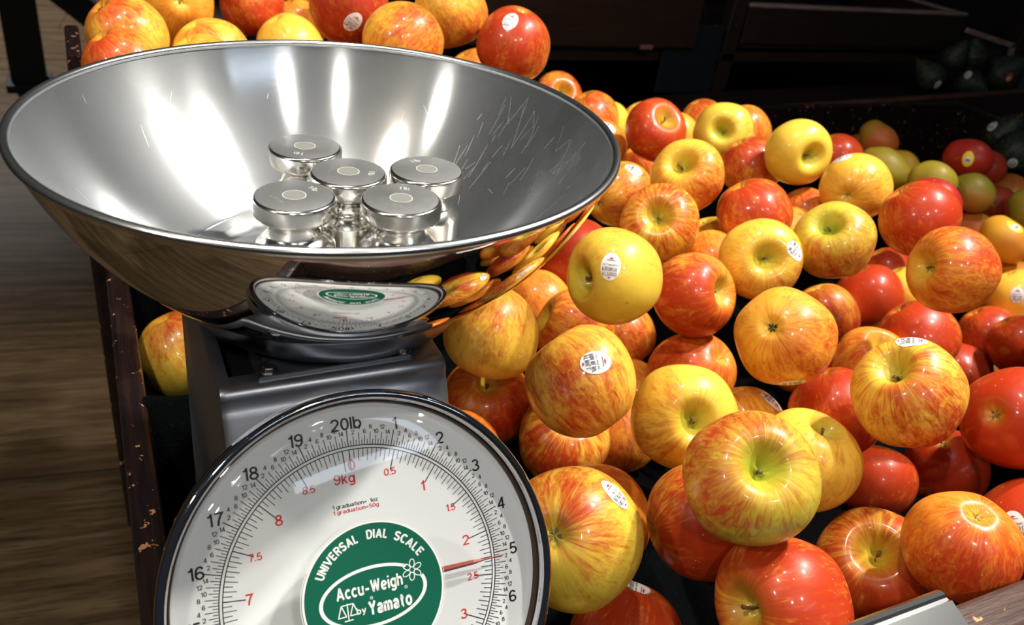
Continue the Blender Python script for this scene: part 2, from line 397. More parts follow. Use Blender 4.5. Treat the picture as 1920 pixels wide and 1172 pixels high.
class Flat:
    """collects flat polygons in a plane"""
    def __init__(s): s.v = []; s.f = []
    def add(s, pts, faces):
        b = len(s.v); s.v += pts; s.f += [tuple(b + i for i in f) for f in faces]
    def word(s, txt, cx, cy, cap, width=None, bold=.13, rot=0.0, shear=0.0, anchor='c'):
        vs, fs, w = glyphs(txt, bold); k = cap / CAP
        kx = k if width is None else width / w
        ca, sa = math.cos(rot), math.sin(rot); out = []
        for x, y in vs:
            X = (x - (w / 2 if anchor == 'c' else 0)) * kx; Y = (y - CAP / 2) * k
            X += shear * Y
            out.append((cx + X * ca - Y * sa, cy + X * sa + Y * ca))
        s.add(out, fs)
    def arcword(s, txt, r, a0, a1, cap, bold=.19):
        vs, fs, w = glyphs(txt, bold); k = cap / CAP; out = []
        for x, y in vs:
            a = a0 + (a1 - a0) * x / w; rr = r + (y - CAP / 2) * k
            out.append((rr * math.sin(a), rr * math.cos(a)))
        s.add(out, fs)
    def line(s, x0, y0, x1, y1, w0, w1=None):
        w1 = w0 if w1 is None else w1
        dx, dy = x1 - x0, y1 - y0; l = math.hypot(dx, dy) or 1; nx, ny = -dy / l, dx / l
        s.add([(x0 + nx * w0 / 2, y0 + ny * w0 / 2), (x0 - nx * w0 / 2, y0 - ny * w0 / 2), (x1 - nx * w1 / 2, y1 - ny * w1 / 2), (x1 + nx * w1 / 2, y1 + ny * w1 / 2)], [(0, 1, 2, 3)])
    def ring(s, r0, r1, n=240, a0=0, a1=2 * PI, cx=0, cy=0, ex=1, ey=1, rot=0):
        pts = []; full = abs(a1 - a0 - 2 * PI) < 1e-6; m = n if full else n + 1
        ca, sa = math.cos(rot), math.sin(rot)
        for i in range(m):
            a = a0 + (a1 - a0) * i / n
            for rx in (r0, r1):
                X, Y = (ex + rx) * math.sin(a) if ex != 1 else rx * math.sin(a), (ey + rx) * math.cos(a) if ey != 1 else rx * math.cos(a)
                pts.append((cx + X * ca - Y * sa, cy + X * sa + Y * ca))
        s.add(pts, [(2 * i, 2 * i + 1, 2 * ((i + 1) % m) + 1, 2 * ((i + 1) % m)) for i in range(n)])
    def disc(s, r, n=64, cx=0, cy=0):
        s.add([(cx, cy)] + [(cx + r * math.sin(2 * PI * i / n), cy + r * math.cos(2 * PI * i / n)) for i in range(n)], [(0, 1 + (i + 1) % n, 1 + i) for i in range(n)])
    def obj(s, name, mat, parent, fn): return mk(name, [fn(x, y) for x, y in s.v], s.f, mat, parent, smooth=False)

# ------------------------------------------------------------------ the dial scale
TILT = math.radians(33.3)
SB = Vector((0, .13, -.19))                       # base of the scale in local coordinates
scale = empty('dial_scale', L(*SB))
tag(scale, 'steel counter scale with a round white dial, standing in the apple bin corner', 'scale')
def SP(x, y, z): return Vector((x - SB.x, y - SB.y, z - SB.z))
EU = Vector((0, math.sin(TILT), math.cos(TILT))); EN = Vector((0, -math.cos(TILT), math.sin(TILT)))
def DP(x, y, h=0): return SP(0, 0, 0) + Vector((x, 0, 0)) + EU * y + EN * h
# housing: stamped steel shell, top plate with a cut-out
HW = .0598
def housing():
    prof = [(.236, -.19), (.236, .088), (.2345, .0915), (.231, .0924), (.064, .0924), (.0605, .0918), (.0585, .0900), (.0578, .0875), (.0572, .0840), (.0555, .0815), (.0535, .079), (.040, .046), (.016, -.02), (.004, -.06), (.0, -.10), (.0, -.19)]
    xs = [-HW, -HW + .0008, -HW + .003, -.0532, -.0325, .0, .03, HW - .003, HW - .0008, HW]
    vs, fs = [], []
    n = len(prof)
    cy, cz = .13, -.05
    for x in xs:
        e = max(0, abs(x) - (HW - .003)) / .003; ins = .003 * (1 - math.sqrt(max(0, 1 - e * e)))
        for i, (y, z) in enumerate(prof):
            yy = y + (ins if y < .1 else -ins) ; zz = z - (ins if z > 0.07 else 0)
            vs.append(SP(x, yy, zz))
    # extra cuts across the top plate for the opening: inserted between index 3 and 4
    for i in range(len(xs) - 1):
        for k in range(n - 1):
            if k == 3 and 3 <= i < 4: continue
            fs.append((i * n + k, (i + 1) * n + k, (i + 1) * n + k + 1, i * n + k + 1))
    # top plate strip with the opening (x -.0532..-.0325): front and back remainder, opening walls
    x0, x1 = xs[3], xs[4]; ya, yb = .0715, .1220; z = .0924
    b = len(vs)
    vs += [SP(x0, .231, z), SP(x1, .231, z), SP(x1, yb, z), SP(x0, yb, z), SP(x1, ya, z), SP(x0, ya, z), SP(x1, .064, z), SP(x0, .064, z)]
    vs += [SP(x1, yb, z - .012), SP(x0, yb, z - .012), SP(x1, ya, z - .004), SP(x0, ya, z - .004)]
    fs += [(b, b + 1, b + 2, b + 3), (b + 5, b + 4, b + 6, b + 7), (b + 3, b + 2, b + 8, b + 9), (b + 4, b + 5, b + 11, b + 10), (b + 2, b + 4, b + 10, b + 8), (b + 5, b + 3, b + 9, b + 11)]
    fs += [tuple(range(n)), tuple((len(xs) - 1) * n + k for k in reversed(range(n)))]
    return sharp(mk('housing', vs, fs, M['house'], scale), 40)
housing()
boxobj('cutout_shade_box', SP(-.05, .06, .03), SP(.05, .22, .078), M['dark'], scale, .002)  # near-black box added inside the shell so the cut-out looks deep in shade
boxobj('base_plate', SP(-.064, -.004, -.19), SP(.064, .24, -.178), M['dark'], scale, .002)
# lever bracket lying on the top plate, notched at its left end, with two bolts
bm = bmesh.new()
pts = [(-.0395, .0643), (.041, .0655), (.043, .070), (.043, .115), (-.030, .115), (-.030, .081), (-.0335, .0775), (-.0365, .0775), (-.0400, .0735)]
lo = [bm.verts.new(SP(x, y, .0926)) for x, y in pts]; hi = [bm.verts.new(SP(x, y, .0944)) for x, y in pts]
bm.faces.new(hi); bm.faces.new(lo[::-1])
for i in range(len(pts)):
    j = (i + 1) % len(pts); bm.faces.new((lo[i], lo[j], hi[j], hi[i]))
bmesh.ops.bevel(bm, geom=[e for e in bm.edges if all(v in hi for v in e.verts)], offset=.0006, segments=2, affect='EDGES')
bmobj('lever_bracket', bm, metal('bracket_steel', (.24, .25, .27), .35), scale)
for bx, by in ((-.0335, .0690), (.0375, .0700)):
    bm = bmesh.new()
    bmesh.ops.create_cone(bm, cap_ends=True, segments=6, radius1=.0036, radius2=.0034, depth=.0032, matrix=Matrix.Translation(SP(bx, by, .096)) @ Matrix.Rotation(.3, 4, 'Z'))
    bmesh.ops.create_cone(bm, cap_ends=True, segments=24, radius1=.0045, radius2=.0043, depth=.0008, matrix=Matrix.Translation(SP(bx, by, .0946)))
    bmesh.ops.bevel(bm, geom=bm.edges[:], offset=.0003, segments=1, affect='EDGES')
    bmobj('bolt', bm, M['bolt'], scale)
BC = Vector((.0159, .1422, .1999))                # centre of the pan's rim
# dish that carries the pan
prof = [(.014, -.1022), (.070, -.1022), (.0755, -.1010), (.0800, -.0950), (.0836, -.0880), (.0848, -.0874), (.0856, -.0882), (.0822, -.0975), (.0790, -.1035), (.0760, -.1052), (.070, -.1056), (.014, -.1056)]
vs, fs = lathe(prof, 96, True)
vs = [SP(x + BC.x, y + BC.y, z + BC.z) for x, y, z in vs]
sharp(mk('pan_carrier', vs, fs, M['dish'], scale), 60)
vs, fs = lathe([(.0, .075), (.016, .075), (.016, .0965), (.0, .0965)], 32)
sharp(mk('carrier_post', [SP(x + BC.x, y + BC.y, z) for x, y, z in vs], fs, M['dish'], scale), 40)
# dial: can, bezel, gasket, face
def dl(prof, n=160):
    vs, fs = lathe(prof, n); return [DP(x, y, z) for x, y, z in vs], fs
vs, fs = dl([(0, -.03), (.092, -.03), (.0955, -.028), (.0965, -.024), (.0965, .003), (.0958, -.002), (.0, -.006)])
sharp(mk('dial_can', vs, fs, M['house'], scale), 40)
vs, fs = dl([(.0968, -.006), (.1000, -.0055), (.1012, -.004), (.1014, .001), (.1002, .0030), (.1004, .0052), (.1016, .0072), (.1020, .0098), (.1012, .0122), (.0996, .0132), (.0978, .0126), (.0966, .0108), (.0962, .0080), (.0960, .003)], 200)
sharp(mk('bezel', vs, fs, M['chrome'], scale), 60)
vs, fs = dl([(.0961, .0022), (.0958, .0062), (.0950, .0058), (.0946, .0022)])
mk('gasket', vs, fs, M['gasket'], scale)
prof = [(0, 0), (.0915, 0), (.0925, .0004), (.0932, .0016), (.0950, .0022)]
vs, fs = dl(prof, 200)
face = sharp(mk('dial_face', vs, fs, M['dial'], scale), 50)
on = lambda h: (lambda x, y: DP(x, y, h))
R0 = .0725
ticks = Flat(); nums = Flat(); ozn = Flat(); kgt = Flat(); kgn = Flat()
ticks.ring(R0 - .00026, R0 + .00026); ticks.ring(R0 - .00195, R0 - .00145)
for i in range(320):
    a = 2 * PI * i / 320; oz = i % 16
    ln = .0084 if oz == 0 else .0066 if oz % 4 == 0 else .0049 if oz % 2 == 0 else .0029
    w = .00050 if oz == 0 else .00036
    s, c = math.sin(a), math.cos(a); ticks.line(R0 * s, R0 * c, (R0 + ln) * s, (R0 + ln) * c, w)
    if oz == 0:
        lb = i // 16; r = R0 + .0118
        q = Flat(); q.word('20lb' if lb == 0 else str(lb), r * s, r * c, .0064, bold=.145); q.obj('pound_numeral', M['ink'], face, on(.00014))
    elif oz % 2 == 0:
        r = R0 + (.0098 if oz % 4 == 0 else .0075) * .93
        if oz % 4 == 0: r += .0002
        ozn.word(str(oz), r * s, r * c, .00225, bold=.15)
KR = R0 - .0017
for i in range(181):
    a = 2 * PI * (i * .05) / 9.0718
    ln = .0108 if i % 10 == 0 else .0064 if i % 2 == 0 else .0044
    s, c = math.sin(a), math.cos(a); kgt.line(KR * s, KR * c, (KR - ln) * s, (KR - ln) * c, .00050 if i % 10 == 0 else .00036)
    if i % 10 == 0 and 0 < i < 180:
        v = i * .05; r = .0580 if v == int(v) else .0592
        kgn.word(str(int(v)) if v == int(v) else '%.1f' % v, r * s, r * c, .0054 if v == int(v) else .0038, bold=.135)
kgn.word('0', .0004, .0628, .0056, bold=.14); kgn.word('9kg', -.0042, .0566, .0052, bold=.135)
nt = Flat(); nt.word('1 graduation=  1oz', 0, .0430, .0021, width=.0240)
kgn.word('1 graduation=50g', 0, .0402, .0021, width=.0240)
ticks.obj('pound_graduations', M['ink'], face, on(.00012)); kgt.obj('kilogram_graduations', M['ink'], face, on(.00012))
ozn.obj('ounce_numerals', M['ink'], face, on(.00014))
kgn.obj('kilogram_numerals', M['ink_red'], face, on(.00014)); nt.obj('graduation_note', M['ink'], face, on(.00014))
# needle
na = math.radians(90.8); ns, ncs = math.sin(na), math.cos(na)
def needle():
    vs, fs = [], []; segs = [(0, .0018), (.036, .0017), (.052, .0014), (.058, .0013), (.064, .0006), (.0765, .00025)]
    for d, hw in segs:
        for (u, h) in ((-hw, .0048), (0, .0048 + hw * .9), (hw, .0048), (0, .0048 - hw * .3)):
            vs.append(DP(d * ns - u * ncs, d * ncs + u * ns, h))
    for i in range(len(segs) - 1):
        for k in range(4): fs.append((i * 4 + k, i * 4 + (k + 1) % 4, (i + 1) * 4 + (k + 1) % 4, (i + 1) * 4 + k))
    fs += [(0, 1, 2, 3), tuple((len(segs) - 1) * 4 + k for k in (3, 2, 1, 0))]
    return mk('needle', vs, fs, M['needle'], scale, smooth=False)
nd = needle()
# lens with the green badge at its centre
vs, fs = dl([(.0962, .0095), (.0912, .0106), (.0906, .0116), (.0900, .0116), (.0880, .0119), (.0876, .0127), (.0870, .0127), (.080, .0138), (.060, .0158), (.0385, .0172), (.0372, .0170), (.0, .0170)], 160)
lens = mk('dial_lens', vs, fs, M['lens'], scale)
bd = Flat(); bd.disc(.0352, 128); bd.obj('badge', M['green'], lens, on(.01712))
br = Flat(); br.ring(.0352, .0362, 160); br.ring(.0368, .03705, 160); br.obj('badge_rim', M['ink_white'], lens, on(.01714))
bt = Flat()
bt.arcword('UNIVERSAL', .0298, math.radians(-63), math.radians(-11), .0044, .21); bt.arcword('DIAL', .0298, math.radians(-1.5), math.radians(19.5), .0044, .21); bt.arcword('SCALE', .0298, math.radians(27), math.radians(61), .0044, .21)
bt.word('Accu-Weigh', -.0024, .0042, .0062, width=.0340, bold=.19); bt.word('Yamato', .0070, -.0064, .0066, width=.0226, bold=.22); bt.word('by', -.0080, -.0062, .0032, bold=.17)
bt.ring(.0006, .0008, 24, cx=.0160, cy=-.0005); bt.word('R', .0160, -.0005, .0007); bt.ring(.0006, .0008, 24, cx=-.0022, cy=-.0014); bt.word('R', -.0022, -.0014, .0007)
bt.obj('badge_lettering', M['ink_white'], lens, on(.01718))
be = Flat()
def earc(a0, a1, n=90):
    pts = []
    for i in range(n + 1):
        a = math.radians(a0 + (a1 - a0) * i / n)
        for k in (0, .0021): pts.append(((.0258 + k * .9) * math.sin(a) - .0006, (.0136 + k * .75) * math.cos(a) - .0008))
    be.add(pts, [(2 * i, 2 * i + 1, 2 * i + 3, 2 * i + 2) for i in range(n)])
earc(-288, 42)
for k in range(6):
    a = k * PI / 3 + .12; cx, cy = .0202 + .0033 * math.sin(a), .0072 + .0033 * math.cos(a); pts = []
    n = 28
    for i in range(n):
        t = 2 * PI * i / n
        for q in (0, .00045):
            X, Y = (.00105 + q) * math.sin(t), (.0018 + q) * math.cos(t)
            pts.append((cx + X * math.cos(a) + Y * math.sin(a), cy - X * math.sin(a) + Y * math.cos(a)))
    be.add(pts, [(2 * i, 2 * i + 1, 2 * ((i + 1) % n) + 1, 2 * ((i + 1) % n)) for i in range(n)])
sx0, sy0 = -.0146, -.0046; w = .00055
for a, b, c, d in ((0, .0034, 0, -.0050), (-.0022, -.0050, .0022, -.0050), (-.0030, .0028, .0030, .0028), (-.0030, .0028, -.0050, -.0028), (-.0030, .0028, -.0010, -.0028), (-.0052, -.0028, -.0008, -.0028),
                   (.0030, .0028, .0010, -.0028), (.0030, .0028, .0050, -.0028), (.0008, -.0028, .0052, -.0028)):
    be.line(sx0 + a, sy0 + b, sx0 + c, sy0 + d, w)
be.obj('badge_emblem', M['ink_white'], lens, on(.01716))

# ------------------------------------------------------------------ the steel pan and the weights in it
BN = Vector((-.0234, -.0043, .9997)).normalized()
PR = Vector((0, 0, 1)).rotation_difference(BN)
RB, DB = .153, .1117; RS = (RB * RB + DB * DB) / 2 / DB; FLOORZ = -.0930
pan = empty('weighing_pan', L(*BC)); pan.rotation_mode = 'QUATERNION'; pan.rotation_quaternion = PR
# base point of the pan is its flat bottom
off = BN * (FLOORZ - .0013); pan.location = L(*BC) + off
ZS = -(FLOORZ - .0013)
tag(pan, 'wide round stainless steel bowl on top of the dial scale, five weights standing in it', 'bowl')
def capr(z): return math.sqrt(max(0, RS * RS - (z + DB - RS) ** 2))
inner = []
rf = capr(FLOORZ)
for i in range(14): inner.append((rf * .93 * i / 13 if i else 1e-5, FLOORZ))
for i in range(6):
    t = (i + 1) / 6; inner.append((rf * (.93 + .105 * t), FLOORZ + .0042 * t * t))
z0 = FLOORZ + .0042 + .002
for i in range(60):
    z = z0 + (-.0012 - z0) * i / 59; inner.append((capr(z) - .0004, z))
vs, fs = lathe([(r, z + ZS) for r, z in inner], 192)
sharp(mk('bowl_inside', vs, fs, M['brushed'], pan), 80)
outer = [(r + .0010 * (r / RB), z - .0012) for r, z in inner]
outer[-1] = (outer[-1][0], -.0016)
vs, fs = lathe([(r, z + ZS) for r, z in outer][::-1], 192)
sharp(mk('bowl_outside', vs, fs, M['mirror'], pan), 80)
prof = [(RB + .0001 + .0023 * math.cos(2 * PI * i / 20), -.0003 + .0021 * math.sin(2 * PI * i / 20) + ZS) for i in range(20)]
vs, fs = lathe(prof, 192, True); mk('rolled_rim', vs, fs, M['rim'], pan)
# scratches on the right inside wall
rnd = random.Random(5)
sv, sf = [], []
def capp(az, z, lift=.0002):
    r = capr(z) - .0004; n = Vector((-r * math.cos(az), -r * math.sin(az), RS - DB - z)).normalized()
    return Vector((r * math.cos(az), r * math.sin(az), z + ZS)) + n * lift
def scratch(a0, z0, a1, z1, w=.00022, n=5):
    b = len(sv); p0, p1 = capp(a0, z0), capp(a1, z1); d = (p1 - p0).normalized()
    for i in range(n + 1):
        t = i / n; az = a0 + (a1 - a0) * t; z = z0 + (z1 - z0) * t; p = capp(az, z); nn = Vector((-p.x, -p.y, RS - DB - z)).normalized(); sd = d.cross(nn).normalized()
        ww = w * (.35 + .65 * math.sin(PI * min(max(t, .08), .92)))
        sv.append(p + sd * ww); sv.append(p - sd * ww)
    for i in range(n): sf.append((b + 2 * i, b + 2 * i + 1, b + 2 * i + 3, b + 2 * i + 2))
for az, z, k in ((24, -.012, 3), (19, -.014, 3), (13, -.016, 2), (3, -.014, 4), (-3, -.018, 4), (-9, -.02, 3)):
    a = math.radians(az); zz = z
    for i in range(k):
        a2 = a - math.radians(rnd.uniform(.2, 3.4)); z2 = z + (-.020 if i % 2 == 0 else 0) * rnd.uniform(.3, 1.1) + rnd.uniform(-.006, .004); z2 = min(z2, -.005)
        scratch(a, zz, a2, z2, .00011); a, zz = a2, z2
for i in range(30):
    az = math.radians(rnd.uniform(-24, 34)); z = rnd.uniform(-.055, -.012); scratch(az, z, az + math.radians(rnd.uniform(-1.5, 2.5)), z - rnd.uniform(.004, .02), .00008)
for i in range(14):
    az = math.radians(rnd.uniform(-20, 175)); z = rnd.uniform(-.075, -.012); scratch(az, z, az + math.radians(rnd.uniform(-3, 3)), z + rnd.uniform(-.012, .012), .00009)
mk('scratches', sv, sf, metal('scratch_steel', (.80, .80, .78), .45), pan, smooth=False)['kind'] = 'stuff'

# weights
WR = .0213; WH = .0640
wprof = [(0, 0), (.0194, 0), (.0202, .0006), (.0206, .0016), (.0206, .0370), (.0202, .0379), (.0156, .0424), (.0146, .0431), (.0137, .0450), (.0135, .0472), (.0138, .0494), (.0150, .0512), (.0190, .0533), (.0206, .0543), (WR, .0556), (WR, .0618), (.0211, .0628), (.0206, .0635), (.0199, .0639), (.0196, .0640), (.0, .0640)]
WPOS = [ # image ellipse centre -> position in the pan (local x, y from the pan's axis), text azimuth, label
 (-.0062, .0370, 241, 'steel one pound weight at the back left of the five in the pan'),
 (.0080, -.0045, -24, 'steel one pound weight in the middle of the five in the pan'),
 (.0520, -.0092, 101, 'steel one pound weight at the far right of the five in the pan'),
 (-.0273, -.0300, 28, 'steel one pound weight at the front left of the five, nearest the pan rim'),
 (.0250, -.0445, 64, 'steel one pound weight at the front right of the five, dusty dark top'),
]
wme = {}
for i, (wx, wy, taz, lab) in enumerate(WPOS):
    w = empty('calibration_weight', Vector((0, 0, 0))); w.rotation_mode = 'QUATERNION'
    w.location = L(*BC) + PR @ Vector((wx, wy, FLOORZ + .0002)); w.rotation_quaternion = PR @ Matrix.Rotation(math.radians(taz - 90), 4, 'Z').to_quaternion()
    tag(w, lab, 'weight', 'one pound weights in the pan')
    if i == 0:
        vs, fs = lathe(wprof, 72)
        o = sharp(mk('weight_body', vs, fs, [M['weight'], M['weight_top']], w), 30)
        for p in o.data.polygons:
            if p.center.z > .06395 and p.center.xy.length < .0196: p.material_index = 1
        wme['weight_body'] = o.data
        f = Flat(); f.disc(.0056, 40); wme['lead_plug'] = f.obj('lead_plug', M['lead'], w, lambda x, y: (x, y, .0642)).data
        f = Flat(); f.ring(.0056, .0061, 40); f.word('1 lb', 0, .0128, .0034)
        rr = random.Random(3)
        for k in range(5): f.disc(.00025, 8, rr.uniform(-.004, .004) + (k - 2) * .0022, -.0095 + rr.uniform(-.0006, .0006))
        wme['engraving'] = f.obj('engraving', plain('engraving', (.75, .75, .72), .5, .6), w, lambda x, y: (x, y, .0643)).data
    else:
        for nm, me in wme.items():
            o = bpy.data.objects.new(nm, me); COL.objects.link(o); o.parent = w

